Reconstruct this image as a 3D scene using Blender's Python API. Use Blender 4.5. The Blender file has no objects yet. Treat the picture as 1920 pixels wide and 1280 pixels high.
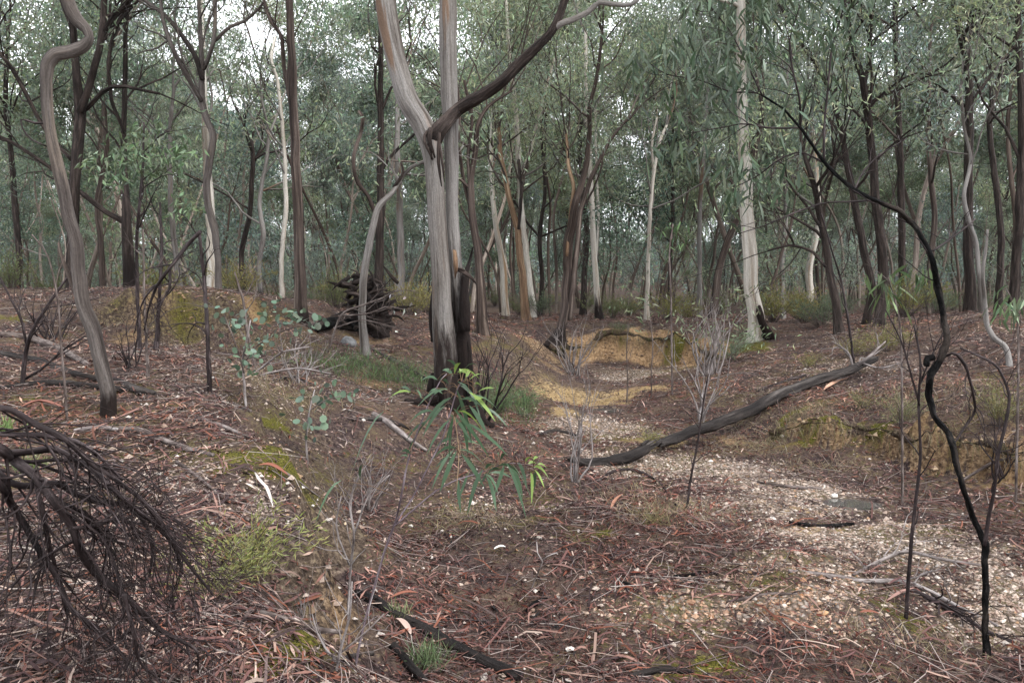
import bpy, math, random
import numpy as np
from mathutils import Vector
random.seed(11)
RG = np.random.default_rng(11)
R = math.radians
sc = bpy.context.scene
col = sc.collection

# ---------------------------------------------------------------- camera
F, CX, CY, HZ = 1500.0, 960.0, 640.0, 545.0     # photo pixels (1920 x 1280)
CAMZ = 1.6
PITCH = math.atan((CY - HZ) / F)
cam = bpy.data.cameras.new('camera'); cam.lens = 36.0 * F / 1920.0; cam.sensor_width = 36
cam.clip_start = 0.05; cam.clip_end = 1500
camo = bpy.data.objects.new('camera', cam); col.objects.link(camo)
camo.location = (0, 0, CAMZ); camo.rotation_euler = (math.pi / 2 - PITCH, 0, 0)
sc.camera = camo
# ---------------------------------------------------------------- sky and sun (overcast)
w = bpy.data.worlds.new('World'); sc.world = w; w.use_nodes = True
nt = w.node_tree; nt.nodes.clear()
sky = nt.nodes.new('ShaderNodeTexSky'); sky.sky_type = 'NISHITA'; sky.sun_disc = False
TO_SUN = (.50, -.38, .78)
SUN_EL, SUN_AZ = math.asin(.78), math.atan2(.50, -.38)
sky.sun_elevation = SUN_EL; sky.sun_rotation = SUN_AZ; sky.dust_density = 1.0; sky.air_density = 1.0
hs = nt.nodes.new('ShaderNodeHueSaturation'); hs.inputs['Saturation'].default_value = 0.16
bgn = nt.nodes.new('ShaderNodeBackground'); bgn.inputs['Strength'].default_value = 0.15
out = nt.nodes.new('ShaderNodeOutputWorld')
oc = nt.nodes.new('ShaderNodeMix'); oc.data_type = 'RGBA'; oc.inputs[0].default_value = .8; oc.inputs[7].default_value = (5.6, 5.75, 6.1, 1)   # closed cloud cover
nt.links.new(sky.outputs[0], hs.inputs['Color']); nt.links.new(hs.outputs[0], oc.inputs[6]); nt.links.new(oc.outputs[2], bgn.inputs['Color'])
nt.links.new(bgn.outputs[0], out.inputs[0])
sl = bpy.data.lights.new('sun', 'SUN'); sl.energy = 1.5; sl.angle = R(22); sl.color = (1, .98, .96)
so = bpy.data.objects.new('sun', sl); col.objects.link(so)
so.rotation_euler = Vector(TO_SUN).to_track_quat('Z', 'Y').to_euler()
so.location = (0, 0, 30)
sc.view_settings.view_transform = 'Standard'; sc.view_settings.look = 'None'
sc.view_settings.exposure = 1.6; sc.view_settings.gamma = 1.0; sc.view_settings.use_curve_mapping = False
sc.cycles.max_bounces = 6; sc.cycles.diffuse_bounces = 3; sc.cycles.glossy_bounces = 2
sc.cycles.transmission_bounces = 3; sc.cycles.volume_bounces = 1; sc.cycles.use_denoising = True
sc.cycles.caustics_reflective = False; sc.cycles.caustics_refractive = False

# ---------------------------------------------------------------- pixel <-> world
cp, sp = math.cos(PITCH), math.sin(PITCH)
def ray(u, v):
    a = (u - CX) / F; b = -(v - CY) / F
    return np.array([a, cp + b * sp, b * cp - sp])
def at(u, v, d):
    r = ray(u, v); return np.array([0, 0, CAMZ]) + r * (d / r[1])

# ---------------------------------------------------------------- noise
def _h(ix, iy, iz, s):
    n = (ix.astype(np.int64) * 374761393 + iy.astype(np.int64) * 668265263 + iz.astype(np.int64) * 2147483647 + s * 974634777) & 0xffffffff
    n = ((n ^ (n >> 13)) * 1274126177) & 0xffffffff
    return ((n ^ (n >> 16)) & 0xffff) / 65535.0
def vn(x, y, z=None, s=0):
    x = np.asarray(x, float); y = np.asarray(y, float); z = np.zeros_like(x) if z is None else np.asarray(z, float)
    ix, iy, iz = np.floor(x), np.floor(y), np.floor(z)
    fx, fy, fz = x - ix, y - iy, z - iz
    fx = fx * fx * (3 - 2 * fx); fy = fy * fy * (3 - 2 * fy); fz = fz * fz * (3 - 2 * fz)
    def c(a, b, d): return _h(ix + a, iy + b, iz + d, s)
    l0 = (c(0,0,0)*(1-fx)+c(1,0,0)*fx)*(1-fy)+(c(0,1,0)*(1-fx)+c(1,1,0)*fx)*fy
    if not np.any(iz) and not np.any(fz): return l0 * 2 - 1
    l1 = (c(0,0,1)*(1-fx)+c(1,0,1)*fx)*(1-fy)+(c(0,1,1)*(1-fx)+c(1,1,1)*fx)*fy
    return (l0 * (1 - fz) + l1 * fz) * 2 - 1
def fbm(x, y, s=0, o=3):
    t = 0; a = 1; f = 1
    for i in range(o):
        t = t + a * vn(x * f, y * f, s=s + i); a *= .5; f *= 2.1
    return t

# ---------------------------------------------------------------- terrain heights from surveyed points
CT = [(-900,1280,2.09),(-300,1280,2.17),(0,1280,2.26),(400,1280,2.37),(700,1280,3.13),(1100,1280,3.35),(1500,1280,3.37),(1900,1280,3.46),(2300,1280,3.46),
 (-300,1000,3.22),(0,1000,3.31),(300,1000,3.39),(480,1000,3.48),(900,1000,5.30),(900,1150,4.10),(1100,900,6.91),(1100,1050,4.75),(1300,900,6.86),(1500,900,6.86),
 (1500,1000,5.45),(1900,1100,4.54),(1900,1000,5.51),(2200,1000,5.51),(1300,1190,3.78),(1700,1180,3.89),(1500,1092,4.29),(1300,1100,4.21),(1400,1110,4.16),(1480,1050,4.77),(1340,1050,4.75),
 (1100,760,11.34),(1150,720,13.39),(1180,705,14.36),(1090,712,14.04),(1240,700,14.26),(1050,830,8.64),(1180,830,8.59),
 (1060,640,15.59),(1110,630,15.69),(1170,620,15.91),(1230,635,15.69),(1300,640,15.37),(1060,675,15.32),(1110,668,15.43),(1170,662,15.59),(1230,672,15.37),(1295,676,15.10),
 (960,625,13.60),(1010,640,14.51),(1030,685,14.08),(970,690,12.00),(1000,722,11.80),(930,740,10.30),(900,795,8.70),(960,800,8.40),
 (720,690,10.00),(640,655,11.70),(840,770,8.00),(700,800,7.40),(620,850,6.90),(800,850,7.45),(850,900,6.80),
 (200,785,5.22),(400,740,6.00),(470,770,5.39),(520,850,4.52),(545,895,4.22),(570,850,6.20),(600,905,5.75),(700,900,6.45),(760,950,5.90),(640,960,5.50),
 (0,850,4.35),(0,740,5.66),(0,640,9.00),(250,650,9.50),(430,655,10.00),(330,645,10.20),(200,640,9.90),(330,552,10.90),(440,562,11.10),(230,553,10.90),(130,546,12.00),(0,541,12.50),(-300,535,12.00),(600,565,13.00),
 (530,575,11.90),(560,605,11.20),(560,640,10.50),(480,640,10.40),(640,600,13.50),(780,600,13.50),(760,660,11.00),(900,640,12.50),(930,600,16.00),
 (300,700,6.87),(100,700,6.61),(450,690,7.13),(330,860,4.44),(150,900,4.00),(480,830,4.70),(650,1000,5.00),(560,1000,3.57),(480,1150,2.78),(560,1160,2.78),(625,1240,3.20),(740,1230,3.50),(640,1120,4.00),
 (1440,800,8.81),(1500,785,8.60),(1560,785,8.38),(1650,795,8.06),(1720,815,7.63),(1830,825,7.20),(1920,830,6.88),(1440,835,8.53),(1500,840,8.21),(1560,850,7.94),(1650,862,7.67),(1740,870,7.40),(1830,880,7.07),(1920,890,6.80),
 (1500,740,9.20),(1600,720,9.70),(1700,730,9.00),(1800,750,8.00),(1900,740,7.60),(1750,680,10.30),(1880,660,9.60),(1640,650,11.80),(1500,680,11.60),(1400,720,11.00),(1350,765,9.70),(1270,765,10.00),(1255,722,11.80),
 (1330,690,12.60),(1400,675,12.80),(1430,640,14.60),(1500,645,13.80),(1640,620,13.00),(1800,600,12.00),(1900,590,11.50),(2150,580,11.00),
 (1200,600,19.00),(1100,600,18.50),(980,602,17.50),(1400,600,19.50),(1600,600,19.50),(1850,590,18.00)]
P = [at(*c) for c in CT]
for x in (-40, -25, -12, 0, 12, 25, 40):
    for y in (26, 40, 60): P.append(np.array([x, y, .85 + .2 * (x < -5)]))
for x, y, z in ((-12,17,1.25),(-7,17,1.15),(-9,7,.95),(-14,9,1.2),(10,7,1.1),(14,10,1.3),(-5,1,.45),(-2,0,.35),(0,0,.15),(2,0,.05),(5,1,.1),(8,3,.6),(0,-6,.2),(-8,-6,.8),(8,-6,.6),(-9,2,.8)):
    P.append(np.array([x, y, z]))
P = np.array(P)
A_ = np.sqrt(((P[:, None, :2] - P[None, :, :2]) ** 2).sum(-1))
n_ = len(P); M_ = np.zeros((n_ + 1, n_ + 1)); M_[:n_, :n_] = A_ + np.eye(n_) * -0.01
M_[:n_, n_] = 1; M_[n_, :n_] = 1
W_ = np.linalg.solve(M_, np.append(P[:, 2], 0))
MOUNDS = [(at(u, v, d)[0], d, rx, ry, h_) for u, v, d, rx, ry, h_ in ((1270,1110,4.10,.24,.16,.07),(1480,1085,4.37,.2,.15,.08),(1560,1130,4.05,.3,.14,.05),(1500,1050,4.86,.35,.16,.06),(480,1160,3.46,.3,.15,.05))]
PUD = []   # (x, y, rx, ry, level)
SCARPS = [(.75, [(1030,652,15.26),(1060,645,15.43),(1110,636,15.53),(1170,628,15.69),(1230,642,15.48),(1300,646,15.16),(1350,655,14.62)]), (.5, [(1440,812,8.65),(1500,800,8.44),(1560,805,8.17),(1650,815,7.85),(1720,835,7.47),(1830,845,7.09),(1920,850,6.77),(2000,850,6.67)]),
          (.55, [(455,730,6.3),(485,775,5.5),(525,850,4.75),(552,895,4.45),(590,985,3.95),(625,1080,3.5),(610,1180,3.0)]), (.8, [(150,585,10.6),(230,583,10.6),(330,580,10.6),(440,585,10.8),(530,590,11.6)])]
SCARPS = [(D_, np.array([at(*q)[:2] for q in l_])) for D_, l_ in SCARPS]
def warp(x, y):
    for D_, pl in SCARPS:
        best = np.full(len(x), 1e9); bx = np.zeros(len(x)); by = np.zeros(len(x)); en = np.ones(len(x))
        n_s = len(pl) - 1
        for k in range(n_s):
            a, b = pl[k], pl[k + 1]; v = b - a; L2 = v @ v
            t = ((x - a[0]) * v[0] + (y - a[1]) * v[1]) / L2; tc = np.clip(t, 0, 1)
            dx, dy = x - (a[0] + tc * v[0]), y - (a[1] + tc * v[1]); d = np.hypot(dx, dy); m = d < best
            best = np.where(m, d, best); bx = np.where(m, dx, bx); by = np.where(m, dy, by)
            g = (k + tc) / n_s; en = np.where(m, np.clip(np.minimum(g, 1 - g) * 5, 0, 1), en)
        best = best + (.2 if D_ > .7 else .09) * fbm(x * 2.6, y * 2.6, 17); q = np.clip(np.abs(best) / D_, 1e-3, 1); f = q ** (1 - (.4 if D_ == .55 else .72) * en * (1 - q)) / q; f = np.where(q < 1, f, 1)
        f = 1 + (np.clip(f, 1, 9) - 1); x = x + bx * (f - 1); y = y + by * (f - 1)
    return x, y
def hbase(x, y):
    x = np.asarray(x, float); y = np.asarray(y, float); shp = x.shape
    x = x.ravel(); y = y.ravel(); o = np.empty(len(x)); x, y = warp(x, y)
    for i in range(0, len(x), 20000):
        a, b = x[i:i+20000], y[i:i+20000]
        o[i:i+20000] = np.sqrt((a[:, None] - P[None, :, 0]) ** 2 + (b[:, None] - P[None, :, 1]) ** 2) @ W_[:n_] + W_[n_]
    f = np.clip((y - 34) / 26, 0, 1) + np.clip((np.abs(x) - 26) / 14, 0, 1); f = np.clip(f, 0, 1)
    o = o * (1 - f) + .95 * f
    k = np.clip((y - 70) / 75, 0, 1); o = o + 9 * k * k * (3 - 2 * k)          # low rise added far back to block the bright sky between trunks
    return o.reshape(shp)
def hgt(x, y):
    x = np.asarray(x, float); y = np.asarray(y, float)
    z = hbase(x, y)
    z = z + .035 * fbm(x * 1.3, y * 1.3, 3) + .016 * fbm(x * 5, y * 5, 9) + .007 * vn(x * 17, y * 17, s=5)
    for (mx, my, rx, ry, hh_) in MOUNDS: z = z + hh_ * np.exp(-((x - mx) / rx) ** 2 - ((y - my) / ry) ** 2)
    for (px, py, rx, ry, lv) in PUD:
        q = ((x - px) / rx) ** 2 + ((y - py) / ry) ** 2
        k = np.clip(2.2 - q, 0, 1)
        z = z * (1 - k) + (lv - .035 + .035 * np.minimum(q, 1.6) + .016 * fbm(x * 7, y * 7, 31)) * k
    return z
def hit(u, v):
    r = ray(u, v); r = r / r[1]
    ys = np.concatenate([np.arange(1.5, 30, .04), np.arange(30, 90, .5)])
    zz = CAMZ + r[2] * ys - hgt(r[0] * ys, ys)
    i = np.argmax(zz < 0) if (zz < 0).any() else len(ys) - 1
    y = ys[i]; return np.array([r[0] * y, y, float(hgt(np.array([r[0]*y]), np.array([y]))[0])])
for (u, v, ru, rv) in ((1595, 945, 46, 7), (1140, 768, 40, 6)):
    c = hit(u, v); a = hit(u + ru, v); b = hit(u, v - rv)
    PUD.append((c[0], c[1], abs(a[0] - c[0]), min(abs(b[1] - c[1]) + .05, .8), c[2] + .004))

# ---------------------------------------------------------------- mesh building
class MB:
    def __init__(s): s.V=[]; s.Q=[]; s.T=[]; s.B=[]; s.C=[]; s.K=[]; s.n=0
    def add(s, v, q=None, t=None, bk=None, ch=None, c=None):
        v = np.asarray(v, float).reshape(-1, 3); m = len(v)
        s.V.append(v)
        if q is not None and len(q): s.Q.append(np.asarray(q) + s.n)
        if t is not None and len(t): s.T.append(np.asarray(t) + s.n)
        s.B.append(v if bk is None else bk)
        s.C.append(np.zeros(m) if ch is None else np.broadcast_to(np.asarray(ch, float), (m,)))
        s.K.append(np.ones((m, 3)) * .5 if c is None else np.broadcast_to(np.asarray(c, float), (m, 3)))
        s.n += m
    def mesh(s, name, mat, base=(0, 0, 0), smooth=True, attrs=True):
        me = bpy.data.meshes.new(name)
        V = np.concatenate(s.V) - np.asarray(base)
        q = np.concatenate(s.Q) if s.Q else np.zeros((0, 4), int); t = np.concatenate(s.T) if s.T else np.zeros((0, 3), int)
        me.vertices.add(len(V)); me.vertices.foreach_set('co', V.ravel().astype(np.float32))
        L = np.concatenate([q.ravel(), t.ravel()]).astype(np.int32)
        me.loops.add(len(L)); me.loops.foreach_set('vertex_index', L)
        me.polygons.add(len(q) + len(t))
        st = np.concatenate([np.arange(len(q)) * 4, len(q) * 4 + np.arange(len(t)) * 3]).astype(np.int32)
        me.polygons.foreach_set('loop_start', st)
        me.polygons.foreach_set('use_smooth', np.full(len(st), smooth, dtype=bool))
        me.update(calc_edges=True)
        if attrs:
            a = me.attributes.new('bk', 'FLOAT_VECTOR', 'POINT'); a.data.foreach_set('vector', np.concatenate(s.B).ravel().astype(np.float32))
            a = me.attributes.new('char', 'FLOAT', 'POINT'); a.data.foreach_set('value', np.concatenate(s.C).astype(np.float32))
        a = me.attributes.new('Col', 'FLOAT_COLOR', 'POINT')
        k = np.concatenate(s.K); a.data.foreach_set('color', np.concatenate([k, np.ones((len(k), 1))], 1).ravel().astype(np.float32))
        me.materials.append(mat)
        return me
def obj(name, me, parent=None, loc=None):
    o = bpy.data.objects.new(name, me); col.objects.link(o)
    if parent: o.parent = parent
    if loc is not None: o.location = loc
    return o
def tag(o, label, cat, group=None, kind=None):
    if label: o['label'] = label
    if cat: o['category'] = cat
    if group: o['group'] = group
    if kind: o['kind'] = kind
    return o
def thing(name, label, cat, loc, group=None):
    return tag(obj(name, None, loc=loc), label, cat, group)
def part(name, mb, mat, parent, smooth=True):
    root = parent.parent or parent
    return obj(name, mb.mesh(name, mat, root.location, smooth), parent)
def each_leaf(fn, parent, mat, n, *arrs, smooth=True):
    for k in range(n):
        mb = MB(); fn(mb, *[a[k:k + 1] if isinstance(a, np.ndarray) and len(a) == n else a for a in arrs]); part('leaf', mb, mat, parent, smooth)
def single(name, mb, mat, label, cat, base, group=None, smooth=True, kind=None):
    return tag(obj(name, mb.mesh(name, mat, base, smooth), loc=base), label, cat, group, kind)
def struct(name, mb, mat, kind='structure', smooth=True):
    o = obj(name, mb.mesh(name, mat, (0, 0, 0), smooth)); o['kind'] = kind; return o

def nrm(a): return a / (np.linalg.norm(a, axis=-1, keepdims=True) + 1e-9)
def cat_rom(p, n):
    p = np.asarray(p, float)
    if len(p) == 2: 
        t = np.linspace(0, 1, n)[:, None]; return p[0] * (1 - t) + p[1] * t
    e = np.concatenate([[2 * p[0] - p[1]], p, [2 * p[-1] - p[-2]]])
    sl_ = np.concatenate([[0], np.cumsum(np.linalg.norm(np.diff(p[:, :3], axis=0), axis=1))])
    tt = np.linspace(0, sl_[-1], n); i = np.clip(np.searchsorted(sl_, tt, 'right') - 1, 0, len(p) - 2)
    f = ((tt - sl_[i]) / (sl_[i + 1] - sl_[i] + 1e-9))[:, None]
    a, b, c, d = e[i], e[i + 1], e[i + 2], e[i + 3]
    return .5 * (2 * b + (c - a) * f + (2 * a - 5 * b + 4 * c - d) * f ** 2 + (3 * b - 3 * c + d - a) * f ** 3)
def tube(mb, pts, rad, sides=8, n=None, lump=0., seed=0, ch=None, cap=True, c=None, ecc=0., kink=0., sharp=0.):
    """pts (k,3), rad (k): smooth tapered limb with uneven surface"""
    pr = np.concatenate([np.asarray(pts, float), np.asarray(rad, float)[:, None]], 1)
    if n is None: n = max(3, len(pts) * 3)
    q = cat_rom(pr, n)
    if sharp:
        sl_ = np.concatenate([[0], np.cumsum(np.linalg.norm(np.diff(pr[:, :3], axis=0), axis=1))]); tq = np.linspace(0, sl_[-1], n); q = q * (1 - sharp) + sharp * np.stack([np.interp(tq, sl_, pr[:, k_]) for k_ in range(4)], 1)
    p = q[:, :3]; r = np.maximum(q[:, 3], 1e-4)
    if kink:
        s0 = np.concatenate([[0], np.cumsum(np.linalg.norm(np.diff(p, axis=0), axis=1))]) / (r.mean() * 5)
        p = p + np.stack([vn(s0, s0 * 0 + 3.3 + k_, s=seed + k_) for k_ in range(3)], 1) * (r * kink)[:, None] * np.minimum(1, np.arange(n) / 3)[:, None]
    t = nrm(np.gradient(p, axis=0))
    up = np.array([.13, .97, .2]) if abs(t[0] @ np.array([.13, .97, .2])) < .9 else np.array([1., 0, 0])
    N = np.empty_like(p); a = up - t[0] * (up @ t[0]); N[0] = a / np.linalg.norm(a)
    for i in range(1, n):
        a = N[i-1] - t[i] * (N[i-1] @ t[i]); N[i] = a / (np.linalg.norm(a) + 1e-9)
    B = np.cross(t, N)
    th = np.arange(sides) / sides * 2 * np.pi
    s = np.concatenate([[0], np.cumsum(np.linalg.norm(np.diff(p, axis=0), axis=1))])
    cs, sn = np.cos(th), np.sin(th)
    rr = np.repeat(r[:, None], sides, 1)
    if lump:
        S = np.repeat(s[:, None], sides, 1); rm = r.mean()
        X = np.broadcast_to(cs, rr.shape); Y = np.broadcast_to(sn, rr.shape)
        rr = rr * (1 + lump * vn(X * 1.7 + 9, Y * 1.7, S / rm * .35, seed + 1) + lump * .6 * vn(X * 4.5 + 5, Y * 4.5, S / rm * .5, seed + 2))
    V = p[:, None, :] + rr[..., None] * (cs[None, :, None] * N[:, None, :] * (1 + ecc) + sn[None, :, None] * B[:, None, :])
    rb = max(r.max(), .004)
    bk = np.stack([np.broadcast_to(cs, rr.shape) * rb, np.broadcast_to(sn, rr.shape) * rb, np.repeat(s[:, None], sides, 1)], -1) + seed * 3.7
    i = np.arange(n - 1)[:, None] * sides; j = np.arange(sides)[None, :]; k = (j + 1) % sides
    Q = np.stack([i + j, i + k, i + sides + k, i + sides + j], -1).reshape(-1, 4)
    V = V.reshape(-1, 3); bk = bk.reshape(-1, 3)
    T = None
    if cap:
        m = n * sides
        V = np.concatenate([V, [p[-1] + t[-1] * r[-1] * .4, p[0] - t[0] * r[0] * .2]]); bk = np.concatenate([bk, bk[-1:], bk[:1]])
        jj = np.arange(sides); T = np.concatenate([np.stack([(n-1)*sides + jj, (n-1)*sides + (jj+1) % sides, np.full(sides, m)], 1),
                                                     np.stack([(jj+1) % sides, jj, np.full(sides, m + 1)], 1)])
    chv = 0 if ch is None else (ch(V) if callable(ch) else ch)
    mb.add(V, Q, T, bk, chv, c)
    return p, r, t

def kites(mb, C, D, Nn, L, Wd, c, fold=.25, mid=.42):
    """leaf-shaped folded diamonds"""
    D = nrm(D); S = nrm(np.cross(D, Nn)); U = np.cross(S, D)
    L = np.broadcast_to(L, (len(C),))[:, None]; Wd = np.broadcast_to(Wd, (len(C),))[:, None]
    a = C; b = C + D * L * mid + S * Wd * .5 + U * Wd * fold; d = C + D * L * mid - S * Wd * .5 + U * Wd * fold; e = C + D * L - U * L * .12
    V = np.stack([a, b, e, d], 1).reshape(-1, 3); q = np.arange(len(C) * 4).reshape(-1, 4)
    mb.add(V, q, c=np.repeat(np.broadcast_to(c, (len(C), 3)), 4, 0))
PROF = np.array([.12, .75, 1., .8, .06]); TT = np.linspace(0, 1, 5)
def sickles(mb, C, D, Nn, L, Wd, c, droop=.5, side=.0):
    """long curved strap leaves, five stations each"""
    m = len(C); D = nrm(D); S = nrm(np.cross(D, Nn)); L = np.broadcast_to(L, (m,)); Wd = np.broadcast_to(Wd, (m,)); side = np.broadcast_to(side, (m,)); droop = np.broadcast_to(droop, (m,))
    V = np.empty((m, 5, 2, 3))
    for k, t in enumerate(TT):
        c0 = C + D * (L * t)[:, None] + np.array([0, 0, -1.]) * (droop * L * t * t)[:, None] + S * (side * L * t * t)[:, None]
        V[:, k, 0] = c0 + S * (Wd * .5 * PROF[k])[:, None]; V[:, k, 1] = c0 - S * (Wd * .5 * PROF[k])[:, None]
    i = np.arange(m)[:, None] * 10; k = np.arange(4)[None, :] * 2
    q = np.stack([i + k, i + k + 1, i + k + 3, i + k + 2], -1).reshape(-1, 4)
    mb.add(V.reshape(-1, 3), q, c=np.repeat(np.broadcast_to(c, (m, 3)), 10, 0))
def discs(mb, C, D, Nn, Rr, c, el=1.15):
    """round juvenile gum leaves, slightly cupped"""
    m = len(C); D = nrm(D); S = nrm(np.cross(D, Nn)); U = np.cross(S, D); Rr = np.broadcast_to(Rr, (m,))[:, None]
    th = np.arange(7) / 7 * 2 * np.pi; ring = [C + D * Rr * el * (1 - math.cos(t)) + S * Rr * math.sin(t) + U * Rr * .16 * (math.sin(t) ** 2) for t in th]
    V = np.concatenate([np.stack(ring, 1), (C + D * Rr * el)[:, None]], 1).reshape(-1, 3)
    i = np.arange(m)[:, None] * 8; j = np.arange(7)[None, :]
    t = np.stack([i + j, i + (j + 1) % 7, np.broadcast_to(i + 7, (m, 7))], -1).reshape(-1, 3)
    mb.add(V, t=t, c=np.repeat(np.broadcast_to(c, (m, 3)), 8, 0))
def leafcol(n, base, var=.25, hue=.12):
    b = np.asarray(base)[None] * (1 + var * RG.uniform(-1, 1, (n, 1)))
    return np.clip(b * (1 + hue * RG.uniform(-1, 1, (n, 3))), .004, 1)
def crown(mb, anch, per, spread, L, Wd, base, droop=.75, var=.42, kind='kite', flat=.7):
    anch = np.asarray(anch); k = len(anch)
    if not k: return
    C = np.repeat(anch, per, 0) + RG.normal(0, 1, (k * per, 3)) * spread * np.array([1, 1, flat])
    m = len(C); D = RG.normal(0, 1, (m, 3)); D = nrm(D); D[:, 2] -= droop
    N = RG.normal(0, 1, (m, 3))
    cl = np.repeat(1 + .38 * RG.uniform(-1, 1, (k, 1)), per, 0)
    c = leafcol(m, base, var) * cl
    Lr = L * RG.uniform(.6, 1.3, m); Wr = Wd * RG.uniform(.7, 1.3, m)
    if kind == 'kite': kites(mb, C, D, N, Lr, Wr, c)
    elif kind == 'disc': discs(mb, C, D, N, Wr * .5, c)
    else: sickles(mb, C, D, N, Lr, Wr, c, RG.uniform(.1, .5, m), RG.uniform(-.25, .25, m))
def grow(mb, p, d, L, r, lvl, anchors, up=.25, wig=.35, kids=(2, 3), sides=5, ang=.75, shrink=.66, seed=0, ch=0., rtip=.45):
    """one limb and, below lvl, its boughs; fills anchors with twig ends"""
    k = 5; pts = [np.asarray(p, float)]; d = nrm(np.asarray(d, float)); dirs = [d]
    for i in range(k):
        d = nrm(d + RG.normal(0, wig / 2, 3) + np.array([0, 0, up * .3])); pts.append(pts[-1] + d * L / k); dirs.append(d)
    tube(mb, pts, np.linspace(r, r * rtip, k + 1), sides, 7 if lvl else 6, seed=seed + random.randint(0, 40), ch=ch, cap=False)
    if lvl == 0:
        anchors.append(pts[-1]); anchors.append(pts[-3]); return
    nk = random.randint(*kids)
    for j in range(nk):
        i = k if j == 0 else random.randint(2, k)
        a = nrm(np.cross(dirs[i], RG.normal(0, 1, 3)))
        g = ang * random.uniform(.4, 1.1) * (.6 if j == 0 else 1)
        nd = dirs[i] * math.cos(g) + a * math.sin(g)
        grow(mb, pts[i], nd, L * shrink * random.uniform(.75, 1.2), r * (rtip + (1 - rtip) * (1 - i / k)) * random.uniform(.6, .85), lvl - 1, anchors, up, wig, kids, max(3, sides - 1), ang, shrink, seed, ch, rtip)

# ---------------------------------------------------------------- materials
class NT:
    def __init__(s, name):
        s.m = bpy.data.materials.new(name); s.m.use_nodes = True; s.t = s.m.node_tree; s.t.nodes.clear()
        s.o = s.t.nodes.new('ShaderNodeOutputMaterial')
    def n(s, typ, **kw):
        nd = s.t.nodes.new('ShaderNode' + typ)
        for k, v in kw.items(): setattr(nd, k, v)
        return nd
    def l(s, a, b): s.t.links.new(a, b)
    def attr(s, name, vec=False):
        a = s.n('Attribute'); a.attribute_name = name; return a.outputs['Vector' if vec else ('Color' if name == 'Col' else 'Fac')]
    def noise(s, vec, scale, det=4, rough=.6, scl=None):
        if scl is not None:
            mp = s.n('Mapping'); mp.inputs['Scale'].default_value = scl; s.l(vec, mp.inputs['Vector']); vec = mp.outputs[0]
        n = s.n('TexNoise'); n.inputs['Scale'].default_value = scale; n.inputs['Detail'].default_value = det; n.inputs['Roughness'].default_value = rough
        s.l(vec, n.inputs['Vector']); return n.outputs['Fac']
    def ramp(s, fac, stops, inter='LINEAR'):
        r = s.n('ValToRGB'); r.color_ramp.interpolation = inter
        while len(r.color_ramp.elements) < len(stops): r.color_ramp.elements.new(.5)
        for e, (p, c) in zip(r.color_ramp.elements, stops):
            e.position = p; e.color = (*c, 1) if isinstance(c, tuple) else (c, c, c, 1)
        s.l(fac, r.inputs[0]); return r.outputs['Color']
    def mix(s, fac, a, b, mode='MIX'):
        m = s.n('Mix'); m.data_type = 'RGBA'; m.blend_type = mode; m.clamp_factor = True
        for k, x in ((0, fac), (6, a), (7, b)):
            if isinstance(x, (int, float)): m.inputs[k].default_value = x
            elif isinstance(x, tuple): m.inputs[k].default_value = (*x, 1)
            else: s.l(x, m.inputs[k])
        return m.outputs[2]
    def math(s, op, a, b=0., clamp=False):
        m = s.n('Math', operation=op); m.use_clamp = clamp
        for k, x in ((0, a), (1, b)):
            if isinstance(x, (int, float)): m.inputs[k].default_value = x
            else: s.l(x, m.inputs[k])
        return m.outputs[0]
    def bsdf(s, color, rough=.85, bump=None, dist=.01, spec=.3, strength=1., transl=0.):
        b = s.n('BsdfPrincipled')
        if isinstance(color, tuple): b.inputs['Base Color'].default_value = (*color, 1)
        else: s.l(color, b.inputs['Base Color'])
        if isinstance(rough, (int, float)): b.inputs['Roughness'].default_value = rough
        else: s.l(rough, b.inputs['Roughness'])
        b.inputs['Specular IOR Level'].default_value = spec
        if bump is not None:
            bp = s.n('Bump'); bp.inputs['Distance'].default_value = dist; bp.inputs['Strength'].default_value = strength
            s.l(bump, bp.inputs['Height']); s.l(bp.outputs[0], b.inputs['Normal'])
        sh = b.outputs[0]
        if transl:
            t = s.n('BsdfTranslucent'); mx = s.n('MixShader'); mx.inputs[0].default_value = transl
            if isinstance(color, tuple): t.inputs[0].default_value = (*color, 1)
            else: s.l(color, t.inputs[0])
            s.l(sh, mx.inputs[1]); s.l(t.outputs[0], mx.inputs[2]); sh = mx.outputs[0]
        s.l(sh, s.o.inputs[0]); return s.m
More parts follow.
